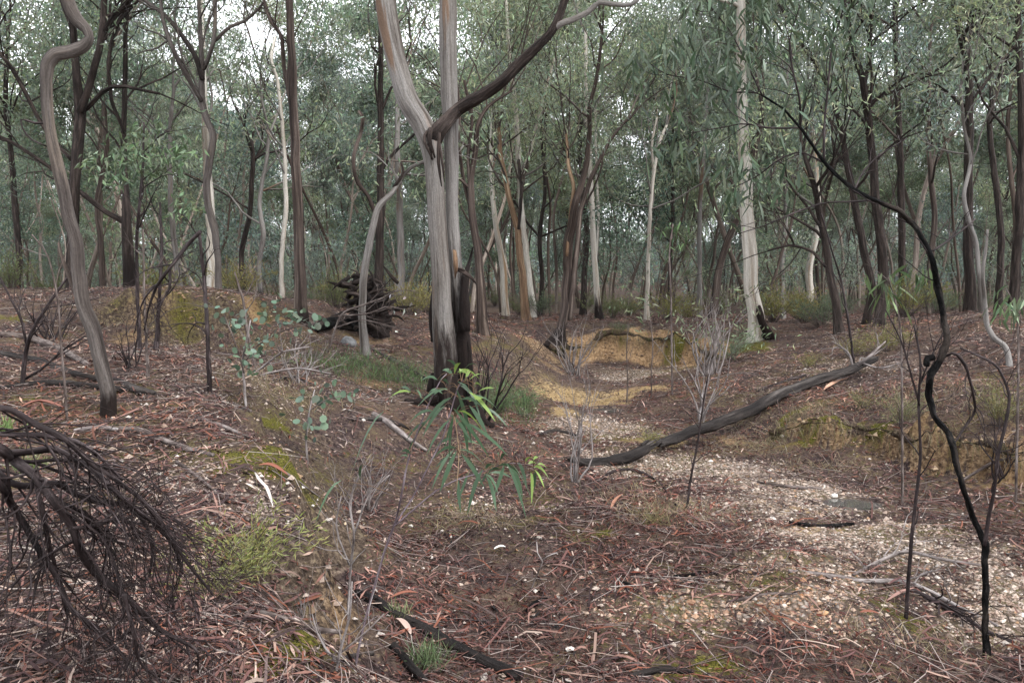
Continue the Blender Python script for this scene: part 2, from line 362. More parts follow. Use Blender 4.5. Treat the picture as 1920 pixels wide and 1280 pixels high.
def bark(name, stops, streak=.1, scale=9., bump=.012, rough=.85, objvar=False, fine=60., blotch=None, charcol=(.0065, .005, .0045), spec=.25):
    t = NT(name); v = t.attr('bk', True)
    n1 = t.noise(v, scale, 5, .62, (1, 1, streak)); c = t.ramp(n1, [(.5 + (p_ - .5) * .62, q_) for p_, q_ in stops])
    n2 = t.noise(v, fine, 4, .7, (1, 1, streak * 1.4)); c = t.mix(.45, c, t.ramp(n2, [(.36, .2), (.6, 1.0)]), 'MULTIPLY'); n4 = t.noise(v, 1.6, 3, .6, (1, 1, .35)); c = t.mix(.6, c, t.ramp(n4, [(.36, (.55, .5, .46)), (.5, (1., 1., 1.)), (.62, (1.2, 1.22, 1.24))]), 'MULTIPLY')
    if blotch:
        nb = t.noise(v, blotch[0], 4, .6, (1, 1, blotch[1])); c = t.mix(t.ramp(nb, [(blotch[2] - .05, 0.), (blotch[2] + .03, 1.)]), c, blotch[3])
    if objvar:
        oi = t.n('ObjectInfo'); c = t.mix(1., c, t.ramp(oi.outputs['Random'], [(0., (.5, .42, .38)), (.35, (.8, .7, .64)), (.6, (1.3, 1.22, 1.16)), (1., (3., 2.95, 2.85))]), 'MULTIPLY')
    nc = t.noise(v, 9, 6, .75, (1, 1, .3)); f = t.math('ADD', t.attr('char'), t.math('MULTIPLY', t.math('SUBTRACT', nc, .5), 1.7))
    f = t.ramp(f, [(.3, 0.), (.5, .6), (.72, 1.)]); c = t.mix(f, c, t.mix(nc, charcol, (charcol[0] * 3.2, charcol[1] * 2.6, charcol[2] * 2.4)))
    n5 = t.noise(v, 55, 3, .7, (1, 1, .8)); c = t.mix(.4, c, t.ramp(n5, [(.35, .45), (.6, 1.1)]), 'MULTIPLY')
    h = t.math('ADD', t.math('ADD', n1, t.math('MULTIPLY', n2, .5)), t.math('MULTIPLY', n5, .25)); return t.bsdf(c, rough, h, bump, spec * .6)
B_GREY = bark('smooth_grey_bark', [(.22, (.07, .058, .05)), (.38, (.15, .134, .12)), (.56, (.235, .218, .203)), (.82, (.155, .138, .125))], .085, 8, .012, blotch=(3.6, .16, .62, (.15, .10, .07)))
B_DULL = bark('dull_grey_bark', [(.22, (.026, .02, .018)), (.42, (.068, .056, .05)), (.6, (.125, .108, .098)), (.82, (.075, .062, .055))], .08, 9, .012, blotch=(4., .14, .60, (.13, .105, .085)))
B_PALE = bark('pale_gum_bark', [(.2, (.30, .22, .15)), (.42, (.46, .42, .36)), (.62, (.58, .54, .48)), (.85, (.42, .38, .33))], .06, 7, .008, blotch=(3., .1, .66, (.30, .20, .12)))
B_BROWN = bark('ribbon_brown_bark', [(.25, (.02, .014, .012)), (.46, (.06, .043, .036)), (.62, (.105, .08, .067)), (.8, (.25, .20, .165))], .06, 11, .02)
B_DARK = bark('rough_dark_bark', [(.25, (.012, .009, .008)), (.5, (.036, .026, .022)), (.75, (.085, .065, .056))], .18, 16, .03)
B_BLACK = bark('charred_bark', [(.3, (.002, .002, .002)), (.6, (.009, .0085, .0085)), (.8, (.03, .027, .026))], .45, 30, .016, rough=.78, spec=.09, blotch=(7., .3, .62, (.035, .028, .024)))
B_TWIG = bark('dead_twig_bark', [(.25, (.05, .036, .032)), (.5, (.115, .09, .08)), (.78, (.24, .205, .19))], .2, 40, .003)
B_DTWIG = bark('dark_twig_bark', [(.25, (.011, .008, .008)), (.55, (.033, .023, .023)), (.85, (.11, .088, .088))], .2, 40, .003, rough=.7, spec=.25)
B_PURP = bark('purple_twig_bark', [(.25, (.07, .05, .055)), (.5, (.15, .115, .13)), (.78, (.30, .26, .29))], .2, 40, .002)
B_GTWIG = bark('grey_twig_bark', [(.25, (.12, .10, .095)), (.5, (.22, .19, .18)), (.78, (.36, .33, .32))], .2, 40, .003)
B_LOG = bark('weathered_log_bark', [(.25, (.008, .0065, .0065)), (.5, (.028, .023, .021)), (.8, (.10, .086, .078))], .1, 12, .02)
B_ORANGE = bark('peeled_orange_bark', [(.25, (.08, .045, .028)), (.5, (.20, .125, .075)), (.8, (.40, .29, .19))], .07, 9, .015)
B_FAR = bark('far_bark', [(.25, (.05, .04, .034)), (.5, (.115, .095, .082)), (.8, (.20, .175, .155))], .08, 8, .01, objvar=True)
def leafmat(name, rough=.42, transl=.4, objvar=0., spec=.4):
    t = NT(name); c = t.attr('Col')
    if objvar:
        oi = t.n('ObjectInfo'); c = t.mix(objvar, c, t.ramp(oi.outputs['Random'], [(0., (.62, .72, .78)), (.5, (1., 1., 1.)), (1., (1.35, 1.25, .95))]), 'MULTIPLY')
    return t.bsdf(c, rough, spec=spec, transl=transl)
M_LEAF = leafmat('gum_leaf', .55, .4, objvar=.6, spec=.18); M_GLOSS = leafmat('strap_leaf', .42, .22, spec=.32); M_LIT = leafmat('leaf_litter', .75, .0, spec=.14)
M_GRASS = leafmat('grass_blade', .6, .3); M_STONE = None
t = NT('quartz_stone'); c = t.attr('Col'); tc = t.n('TexCoord'); nn = t.noise(tc.outputs['Object'], 45, 4)
M_STONE = t.bsdf(t.mix(.6, c, t.ramp(nn, [(.3, (.55, .42, .3)), (.6, (1., 1., 1.))]), 'MULTIPLY'), .75, nn, .004)
t = NT('boulder_stone'); tc = t.n('TexCoord'); nn = t.noise(tc.outputs['Object'], 9, 6, .7)
M_BOULDER = t.bsdf(t.ramp(nn, [(.35, (.04, .042, .042)), (.5, (.10, .10, .10)), (.66, (.18, .18, .18))]), .85, nn, .02)
t = NT('puddle_water'); tc = t.n('TexCoord'); nn = t.noise(tc.outputs['Object'], 5, 2)
b = t.n('BsdfPrincipled'); b.inputs['Base Color'].default_value = (.06, .055, .05, 1); b.inputs['Roughness'].default_value = .02; b.inputs['Specular IOR Level'].default_value = .8
bp = t.n('Bump'); bp.inputs['Strength'].default_value = .04; t.l(nn, bp.inputs['Height']); t.l(bp.outputs[0], b.inputs['Normal']); t.l(b.outputs[0], t.o.inputs[0]); M_WATER = t.m
t = NT('sod'); ge = t.n('NewGeometry'); n1 = t.noise(ge.outputs['Position'], 9, 5, .7); n2 = t.noise(ge.outputs['Position'], 60, 4, .7)
M_SOD = t.bsdf(t.mix(t.ramp(n1, [(.48, 0.), (.62, 1.)]), t.ramp(n2, [(.35, (.018, .012, .009)), (.65, (.10, .07, .05))]), t.ramp(n2, [(.35, (.012, .012, .005)), (.65, (.075, .068, .022))])), .95, n2, .03, .1)
t = NT('moss'); ge = t.n('NewGeometry'); n1 = t.noise(ge.outputs['Position'], 7, 5, .7); n2 = t.noise(ge.outputs['Position'], 85, 4, .75)
M_MOSS = t.bsdf(t.mix(t.ramp(n1, [(.46, 0.), (.6, 1.)]), t.ramp(n2, [(.35, (.02, .02, .006)), (.5, (.075, .07, .014)), (.65, (.17, .15, .03))]), t.ramp(n2, [(.35, (.02, .015, .01)), (.65, (.09, .065, .045))])), .97, n2, .05, .05)
# ground: soil + leaf mould + gravel + clay + moss, driven by survey masks stored on the terrain
t = NT('forest_floor'); ge = t.n('NewGeometry'); pos = ge.outputs['Position']
n1 = t.noise(pos, 2.2, 6, .65); n2 = t.noise(pos, 26, 5, .7); n3 = t.noise(pos, 90, 3, .7)
soil = t.ramp(n2, [(.36, (.016, .011, .011)), (.48, (.045, .031, .029)), (.58, (.08, .056, .049)), (.68, (.16, .115, .095))])
soil = t.mix(t.ramp(n1, [(.4, 0.), (.62, .75)]), soil, t.ramp(n3, [(.36, (.055, .037, .026)), (.64, (.16, .11, .078))]))
vo = t.n('TexVoronoi'); vo.inputs['Scale'].default_value = 34; t.l(pos, vo.inputs['Vector'])
vr = t.n('SeparateColor'); t.l(vo.outputs['Color'], vr.inputs[0])
grav = t.ramp(vr.outputs[0], [(0., (.16, .115, .09)), (.4, (.29, .22, .178)), (.75, (.42, .34, .285)), (1., (.58, .51, .45))])
grav = t.mix(t.ramp(vo.outputs['Distance'], [(.25, 0.), (.6, 1.)]), grav, (.10, .075, .055))
def edge(a, lo=.25, hi=.75, amp=1.6):
    f = t.math('ADD', t.attr(a), t.math('MULTIPLY', t.math('SUBTRACT', t.math('ADD', t.math('MULTIPLY', n2, .55), t.math('MULTIPLY', n1, .45)), .5), amp))
    return t.ramp(f, [(lo, 0.), (hi, 1.)])
c = t.mix(edge('gravel'), soil, grav)
c = t.mix(edge('bare'), c, t.ramp(n2, [(.36, (.025, .018, .013)), (.48, (.065, .047, .034)), (.57, (.12, .088, .064)), (.66, (.22, .17, .13))]))
clay = t.ramp(n2, [(.36, (.13, .086, .054)), (.5, (.275, .185, .11)), (.64, (.42, .31, .20))]); clay = t.mix(.75, clay, t.ramp(t.noise(pos, 3.4, 5, .65, (1, 1, .45)), [(.38, (.42, .34, .28)), (.48, (.95, .85, .72)), (.64, (1.25, 1.18, 1.05))]), 'MULTIPLY')
c = t.mix(edge('clay'), c, clay)
och = t.ramp(n2, [(.36, (.12, .083, .05)), (.5, (.27, .185, .088)), (.64, (.39, .29, .165))])
c = t.mix(edge('ochre', .4, .8, 2.6), c, och)
moss = t.ramp(n3, [(.36, (.02, .02, .006)), (.5, (.075, .07, .014)), (.64, (.17, .15, .03))])
c = t.mix(edge('moss', .42, .75, 2.0), c, moss)
hh = t.math('ADD', n2, t.math('MULTIPLY', n3, .5)); hh = t.math('SUBTRACT', hh, t.math('MULTIPLY', t.math('MULTIPLY', vo.outputs['Distance'], t.attr('gravel')), 1.2))
M_GROUND = t.bsdf(c, .95, hh, .03, .1)

# ---------------------------------------------------------------- terrain sheet
def axis(lo, hi, st, far, g=1.12):
    a = list(np.arange(lo, hi, st)); s_ = st
    while a[-1] < far[1]: s_ = min(s_ * g, 12); a.append(a[-1] + s_)
    s_ = st; b = [lo]
    while b[-1] > far[0]: s_ = min(s_ * g, 12); b.append(b[-1] - s_)
    return np.array(b[:0:-1] + a)
gx = axis(-6.5, 7.5, .055, (-125, 125)); gy = axis(1.6, 15.2, .05, (-25, 165))
X, Y = np.meshgrid(gx, gy); Z = hgt(X, Y)
def zgrid(x, y):
    x = np.asarray(x, float); y = np.asarray(y, float)
    i = np.clip(np.searchsorted(gx, x) - 1, 0, len(gx) - 2); j = np.clip(np.searchsorted(gy, y) - 1, 0, len(gy) - 2)
    a = np.clip((x - gx[i]) / (gx[i + 1] - gx[i]), 0, 1); b = np.clip((y - gy[j]) / (gy[j + 1] - gy[j]), 0, 1)
    return (Z[j, i] * (1 - a) + Z[j, i + 1] * a) * (1 - b) + (Z[j + 1, i] * (1 - a) + Z[j + 1, i + 1] * a) * b
hgt = zgrid
def ell(u, v, ru, rv, s=1.):
    c = hit(u, v); b = hit(u, v - rv); e = hit(u, v + rv)
    return (c[0], c[1], max(ru / F * c[1], .05), min(max(abs(b[1] - e[1]) / 2, .06), max(.45, .9 * ru / F * c[1])), s)
def mask(lst, x, y):
    x, y = x + .16 * fbm(x * 2.2, y * 2.2, 51) + .05 * fbm(x * 9, y * 9, 52), y + .2 * fbm(x * 2.2, y * 2.2, 61) + .06 * fbm(x * 9, y * 9, 62)
    m = np.zeros(np.shape(x))
    for (cx, cy, rx, ry, s_) in lst:
        q = ((x - cx) / rx) ** 2 + ((y - cy) / ry) ** 2
        m = np.maximum(m, s_ * 1.05 * np.exp(-.75 * q))
    return m
E_GRAV = [ell(*e) for e in ((1180,706,70,10),(1110,800,90,22),(1200,860,110,20),(1350,880,110,18),(1460,915,130,20),(1480,955,150,18,.8),(1600,1010,170,22),(1760,1030,140,22),(1850,1080,120,40),(1900,1160,90,50),
    (1450,1120,120,34),(1280,1110,90,30,.9),(1500,1060,110,22,.9),(1560,1150,110,30,.6),(470,960,70,40,.45),(330,900,80,30,.4),(470,700,80,30,.45),(900,950,120,20,.4),(1560,690,90,20,.45),(1700,690,80,20,.35))]
E_CLAY = [ell(*e) for e in ((1075,662,40,20,1.2),(1110,655,50,26,1.3),(1180,648,60,30,1.3),(1250,660,60,26,1.3),(1310,668,46,20,1.25),(1010,650,40,20,.42),(1040,690,30,12,.4),(270,600,50,18,.5),(380,600,60,16,.45),(230,640,40,10,.5),(500,590,60,16,.7),(700,640,50,15,.4),
    (1540,822,100,13,.62),(1680,842,70,12,.6),(1850,862,70,14,.75),(1900,856,50,14,.7),(1330,825,60,7,.55),(600,950,50,60,.3),(640,1150,60,60,.55),(440,860,60,40,.3),(700,720,80,14,.5),(820,760,60,16,.4))]
E_OCH = [ell(*e) for e in ((1090,752,90,14),(1180,738,70,9),(1050,770,40,9),(1100,795,25,8,.8),(1210,832,60,8,.9),(1500,956,55,7),(1570,952,50,6,.8),(1520,998,60,6,.8),(1660,1000,50,6,.9),(1440,950,25,6,.7),(1260,690,40,6,.5))]
E_MOSS = [ell(*e) for e in ((500,800,34,50,1.1),(540,860,30,45,1.1),(580,930,24,40,.8),(460,855,90,20,.9),(230,797,36,7),(70,745,40,7,.8),(380,842,40,10,.6),(560,1200,60,24),(620,1235,25,14),(1180,635,60,9,.9),(1290,642,60,8,.9),(1420,650,40,14,.9),(1490,790,60,9,.9),(1560,790,80,10),(1640,800,60,9,.9),(1760,822,60,10,.8),
    (1700,1150,110,16,.75),(1740,1190,80,18,.75),(1620,1200,60,10,.6),(1330,1260,90,22,.8),(1210,1060,40,9,.7),(1140,995,50,9,.7),(1100,985,40,7,.5),(330,553,90,7,.6),(430,570,40,8,.5),(20,605,60,9,.6),(1780,850,60,16,.6),(1880,700,60,10,.5),(1520,1120,30,6,.6),(1800,780,70,14,.5),(1000,1085,30,6,.5),(1450,1090,25,6,.6),(150,870,70,14,.35))]
E_BARE = [ell(*e) for e in ((590,930,48,55),(620,990,52,60),(650,1060,48,55),(560,880,30,30),(520,820,26,30,.8),(655,1120,34,40,.9),(620,870,40,30,.7),(980,700,40,30,.7),(940,660,40,24,.6),(1400,800,60,16,.6),(700,770,60,16,.5),(1480,820,60,14,.7),(1780,860,70,18,.7),(500,650,50,20,.6),(330,590,110,24,.6))]
sl_x = np.gradient(Z, gx, axis=1); sl_y = np.gradient(Z, gy, axis=0); SLOPE = np.sqrt(sl_x ** 2 + sl_y ** 2)
near = (np.abs(X) < 14) & (Y > 1) & (Y < 17)
me = MB()
ny, nx = X.shape
i = np.arange(ny - 1)[:, None] * nx; j = np.arange(nx - 1)[None, :]
me.add(np.stack([X, Y, Z], -1).reshape(-1, 3), np.stack([i + j, i + j + 1, i + nx + j + 1, i + nx + j], -1).reshape(-1, 4))
gm = me.mesh('ground', M_GROUND, attrs=False)
for nm, lst in (('gravel', E_GRAV), ('bare', E_BARE), ('clay', E_CLAY), ('ochre', E_OCH), ('moss', E_MOSS)):
    m = mask(lst, X, Y)
    if nm == 'clay': m = np.maximum(m, np.clip((SLOPE - .7) * 1.1, 0, .58) * near * (X > 0))
    if nm == 'bare': m = np.maximum(m, np.clip((SLOPE - .5) * 1.3, 0, .75) * near)
    if nm == 'moss': m = np.maximum(m, .36 + .12 * fbm(X * .7, Y * .7, 77))
    a = gm.attributes.new(nm, 'FLOAT', 'POINT'); a.data.foreach_set('value', m.ravel().astype(np.float32))
go = obj('ground', gm); go['kind'] = 'structure'
for (px, py, rx, ry, lv) in PUD:
    mb = MB(); th = np.arange(28) / 28 * 2 * np.pi; k = 1.1
    v = np.stack([px + rx * k * np.cos(th), py + ry * k * np.sin(th), np.full(28, lv - .012)], 1)
    mb.add(np.concatenate([v, [[px, py, lv - .012]]]), t=np.stack([np.arange(28), (np.arange(28) + 1) % 28, np.full(28, 28)], 1))
    struct('puddle', mb, M_WATER)
gz = zgrid
def gnorm(x, y):
    e = .09; return nrm(np.stack([-(zgrid(x + e, y) - zgrid(x - e, y)) / (2 * e), -(zgrid(x, y + e) - zgrid(x, y - e)) / (2 * e), np.ones(np.shape(x))], -1))
# ---------------------------------------------------------------- leaf litter, bark, gravel (uncountable)
def spread(n, a, b, pw=.5, wid=.74):
    y = (a ** pw + RG.random(n) * (b ** pw - a ** pw)) ** (1 / pw); x = RG.uniform(-1, 1, n) * (wid * y + .8); return x, y
def masks_at(x, y): return [mask(l, x, y) for l in (E_GRAV, E_CLAY, E_OCH, E_MOSS)]
def wet(x, y):
    m = np.zeros(len(x), bool)
    for (px, py, rx, ry, lv) in PUD: m |= (((x - px) / rx) ** 2 + ((y - py) / ry) ** 2) < .8
    return m
def slope_at(x, y): g = gnorm(x, y); return np.sqrt(1 - g[:, 2] ** 2) / g[:, 2], g
PAL = np.array([(.11, .056, .052), (.15, .078, .068), (.08, .046, .047), (.22, .13, .11), (.055, .036, .038), (.28, .195, .165), (.17, .068, .045), (.38, .30, .26), (.12, .088, .085), (.03, .02, .022)])
def pal(n, p=None): return PAL[RG.choice(len(PAL), n, p=p)] * RG.uniform(.55, 1.05, (n, 1)) * np.array([.93, .885, .835])
def ground_dirs(g, tilt):
    n = len(g); a = RG.uniform(0, 2 * np.pi, n); D = np.stack([np.cos(a), np.sin(a), np.zeros(n)], 1)
    N = nrm(g + RG.normal(0, tilt, (n, 3))); D = nrm(D - N * (D * N).sum(1, keepdims=True)); return D, N
def keep_prob(x, y, kg, kc, ks=1.1):
    gr, cl, oc, mo = masks_at(x, y); s_, g = slope_at(x, y); ba = mask(E_BARE, x, y)
    patch = .62 + .38 * fbm(x * 1.1, y * 1.1, 91)
    p = np.clip(patch, .12, 1) * (1 - kg * np.clip(gr * 1.2, 0, 1)) * (1 - np.minimum(kc + .12, .96) * np.clip(cl * 1.5, 0, 1)) * (1 - .65 * np.clip(oc * 1.4, 0, 1)) * (1 - .6 * np.clip(mo, 0, 1)) * (1 - .82 * np.clip(ba * 1.3, 0, 1)) * np.clip(1.35 - s_ / ks, .3, 1)
    return (RG.random(len(x)) < p) & ~wet(x, y), g
mb = MB()
x, y = spread(420000, 1.9, 26, .36); k, g = keep_prob(x, y, .95, .8, .8); x, y, g = x[k], y[k], g[k]
D, N = ground_dirs(g, .28); C = np.stack([x, y, gz(x, y) + RG.uniform(.001, .022, len(x))], 1)
sz = 1 + np.clip(y - 4, 0, 20) * .05
pc = pal(len(x)) * (1 + .42 * fbm(x * 1.7, y * 1.7, 71))[:, None] * (1 + np.stack([.18, -.02, -.12]) * fbm(x * .8, y * .8, 73)[:, None])
height_k = np.clip((C[:, 2] - .12) / .45, 0, 1)[:, None]; pc = pc * (np.array([.80, .66, .66]) * (1 - height_k) + np.array([1.12, 1.12, 1.1]) * height_k)   # litter toned darker and redder low down, paler higher up
kites(mb, C, D, N, RG.gamma(3., .017, len(x)).clip(.012, .11) * sz, RG.uniform(.004, .0135, len(x)) * sz, np.clip(pc, .01, .7), .2)
struct('leaf_litter', mb, M_LIT, 'stuff', False)
# bark ribbons
mb = MB(); x, y = spread(17000, 1.9, 24, .3); k, g = keep_prob(x, y, .8, .7); x, y, g = x[k], y[k], g[k]
D, N = ground_dirs(g, .14); m = len(x); C = np.stack([x, y, gz(x, y) + RG.uniform(.006, .03, m)], 1); S = np.cross(D, N)
L = RG.gamma(2.2, .06, m).clip(.04, .4); Wd = RG.uniform(.004, .013, m); cu = RG.uniform(-.22, .22, m); V = np.empty((m, 4, 2, 3))
for q, t_ in enumerate((0, .33, .66, 1)):
    ctr = C + D * (L * (t_ - .5))[:, None] + S * (cu * L * t_ * t_)[:, None] + N * (.03 * np.sin(t_ * 3.1) * RG.random(m))[:, None]
    V[:, q, 0] = ctr + S * (Wd * .5)[:, None] + N * (Wd * .3)[:, None]; V[:, q, 1] = ctr - S * (Wd * .5 * (1 - .4 * t_))[:, None]
i0 = np.arange(m)[:, None] * 8; kk = np.arange(3)[None] * 2
mb.add(V.reshape(-1, 3), np.stack([i0 + kk, i0 + kk + 1, i0 + kk + 3, i0 + kk + 2], -1).reshape(-1, 4), c=np.repeat(pal(m, [.2, .16, .14, .08, .12, .05, .1, .03, .04, .08]), 8, 0))
struct('bark_litter', mb, M_LIT, 'stuff')
# twigs
mb = MB(); x, y = spread(22000, 1.9, 24, .3); k, g = keep_prob(x, y, .6, .4, 1.6); x, y, g = x[k], y[k], g[k]
D, N = ground_dirs(g, .12); m = len(x); C = np.stack([x, y, gz(x, y) + RG.uniform(.004, .03, m)], 1); S = np.cross(D, N)
L = RG.uniform(.06, .42, m); r_ = RG.uniform(.0008, .0032, m) * (1 + np.clip(y - 5, 0, 15) * .06); bend = RG.uniform(-.12, .12, m); V = np.empty((m, 3, 3, 3))
for q, t_ in enumerate((-.5, 0, .5)):
    ctr = C + D * (L * t_)[:, None] + S * (bend * L * (t_ == 0))[:, None]
    for a in range(3):
        V[:, q, a] = ctr + (S * math.cos(a * 2.094) + N * math.sin(a * 2.094)) * (r_ * (1 - .5 * (t_ + .5)))[:, None]
i0 = np.arange(m)[:, None, None] * 9; qq = np.arange(2)[None, :, None] * 3; aa = np.arange(3)[None, None]; ab = (aa + 1) % 3
tw = np.array([(.16, .12, .11), (.26, .21, .19), (.08, .055, .05), (.29, .25, .225), (.05, .04, .04)])[RG.choice(5, m, p=[.33, .25, .2, .1, .12])]
mb.add(V.reshape(-1, 3), np.stack([i0 + qq + aa, i0 + qq + ab, i0 + qq + 3 + ab, i0 + qq + 3 + aa], -1).reshape(-1, 4), c=np.repeat(tw, 9, 0))
struct('twig_litter', mb, M_LIT, 'stuff')
# gravel: squashed, chipped octahedra
def pebbles(mb, C, r_, c):
    m = len(C); o = np.array([(1,0,0),(0,1,0),(-1,0,0),(0,-1,0),(0,0,1),(0,0,-1)], float)
    a = RG.uniform(0, 6.28, m); ca, sa = np.cos(a)[:, None], np.sin(a)[:, None]
    V = o[None] * RG.uniform(.65, 1.25, (m, 6, 1)) + RG.normal(0, .17, (m, 6, 3)); V[:, :, 2] *= .7
    V = np.stack([V[..., 0] * ca - V[..., 1] * sa, V[..., 0] * sa + V[..., 1] * ca, V[..., 2]], -1) * r_[:, None, None] + C[:, None]
    f = np.array([(0,1,4),(1,2,4),(2,3,4),(3,0,4),(1,0,5),(2,1,5),(3,2,5),(0,3,5)])
    mb.add(V.reshape(-1, 3), t=(np.arange(m)[:, None, None] * 6 + f[None]).reshape(-1, 3), c=np.repeat(c, 6, 0))
GP = np.array([(.53, .44, .375), (.42, .325, .265), (.33, .235, .18), (.21, .15, .115), (.64, .58, .53), (.36, .22, .125)])
mb = MB(); x, y = spread(290000, 2.4, 17, .34); gr, cl, oc, mo = masks_at(x, y); k = (RG.random(len(x)) < np.clip(gr * 1.6 - .12, 0, 1)) & ~wet(x, y); x, y = x[k], y[k]
r_ = RG.gamma(1.5, .0031, len(x)).clip(0, .024) + .002; r_ *= 1 + np.clip(y - 5, 0, 10) * .05
tan_ = np.clip(mask([ell(*e) for e in ((1270,1110,90,36),(1450,1110,110,40),(1500,1060,110,24,.7),(1560,1150,90,30,.8),(1120,1090,80,40,.6))], x, y), 0, 1)[:, None]
pebbles(mb, np.stack([x, y, gz(x, y) + r_ * .1], 1), r_, GP[RG.choice(6, len(x), p=[.27, .28, .21, .1, .08, .06])] * RG.uniform(.58, .9, (len(x), 1)) * (1 - tan_ + tan_ * np.array([.86, .66, .5])))
x, y = spread(6500, 2., 20, .4); s_, g = slope_at(x, y); k = (fbm(x * .9, y * .9, 44) > -.35) & ~wet(x, y); x, y = x[k], y[k]
r_ = RG.gamma(1.8, .004, len(x)) + .0025
pebbles(mb, np.stack([x, y, gz(x, y) + r_ * .3 + .004], 1), r_, GP[RG.choice(6, len(x), p=[.34, .26, .16, .06, .15, .03])] * .7)
struct('gravel', mb, M_STONE, 'stuff', False)
# clods and crumbs below the cut banks
mb = MB(); cx_ = []; cy_ = []
for D_, pl in SCARPS:
    for q in range(len(pl) - 1):
        m = int((420 if D_ > .7 else 160 if D_ == .55 else 700) * np.linalg.norm(pl[q + 1] - pl[q])); f_ = RG.random(m)[:, None]; c_ = pl[q] * (1 - f_) + pl[q + 1] * f_ + RG.normal(0, D_ * .33, (m, 2)); cx_.append(c_[:, 0]); cy_.append(c_[:, 1])
x = np.concatenate(cx_); y = np.concatenate(cy_); s_, g = slope_at(x, y); k = RG.random(len(x)) < np.clip(s_ - .25, .04, 1); x, y = x[k], y[k]; r_ = RG.gamma(1.3, .006, len(x)).clip(.003, .04) * (.6 + y * .05)
pebbles(mb, np.stack([x, y, gz(x, y) + r_ * .05], 1), r_, np.array([(.14, .095, .06), (.23, .155, .09), (.32, .215, .13), (.40, .30, .20), (.07, .05, .038)])[RG.choice(5, len(x), p=[.25, .3, .22, .1, .13])])
struct('soil_clods', mb, M_STONE, 'stuff', False)
# overhanging sod along the cut banks
for (D_, pl), rr_, off in ((SCARPS[0], .05, -.1), (SCARPS[1], .045, -.04)):
    q = cat_rom(np.concatenate([pl, np.zeros((len(pl), 1))], 1), 60); q[:, 1] += off + .1 * fbm(q[:, 0] * 2, q[:, 1] * 2, 23); up_ = np.array([float(gz([a[0]], [a[1] + .22])[0]) if D_ != .55 else float(gz([a[0] - .12], [a[1]])[0]) for a in q]); q[:, 2] = up_ - rr_ * .55
    mb = MB(); tube(mb, q, rr_ * np.clip(.45 + 1.1 * fbm(q[:, 0] * 2.2, q[:, 1] * 2.2, 29), .12, 1.25), 9, 180, .45, 12); struct('sod_lip', mb, M_SOD)
    n = int(700 * rr_ / .075); k = RG.integers(2, 58, n); C = q[k] + RG.normal(0, .03, (n, 3)); D = np.stack([RG.normal(0, .4, n), RG.normal(-.6, .4, n), RG.normal(-.2, .8, n)], 1); mb = MB()
    sickles(mb, C, D, RG.normal(0, 1, (n, 3)), RG.uniform(.05, .2, n) * (1.3 if D_ > .7 else .8), .004, np.array([(.09, .07, .05), (.2, .16, .1), (.08, .085, .03)])[RG.choice(3, n)], .7); struct('hanging_roots', mb, M_LIT, 'stuff', False)
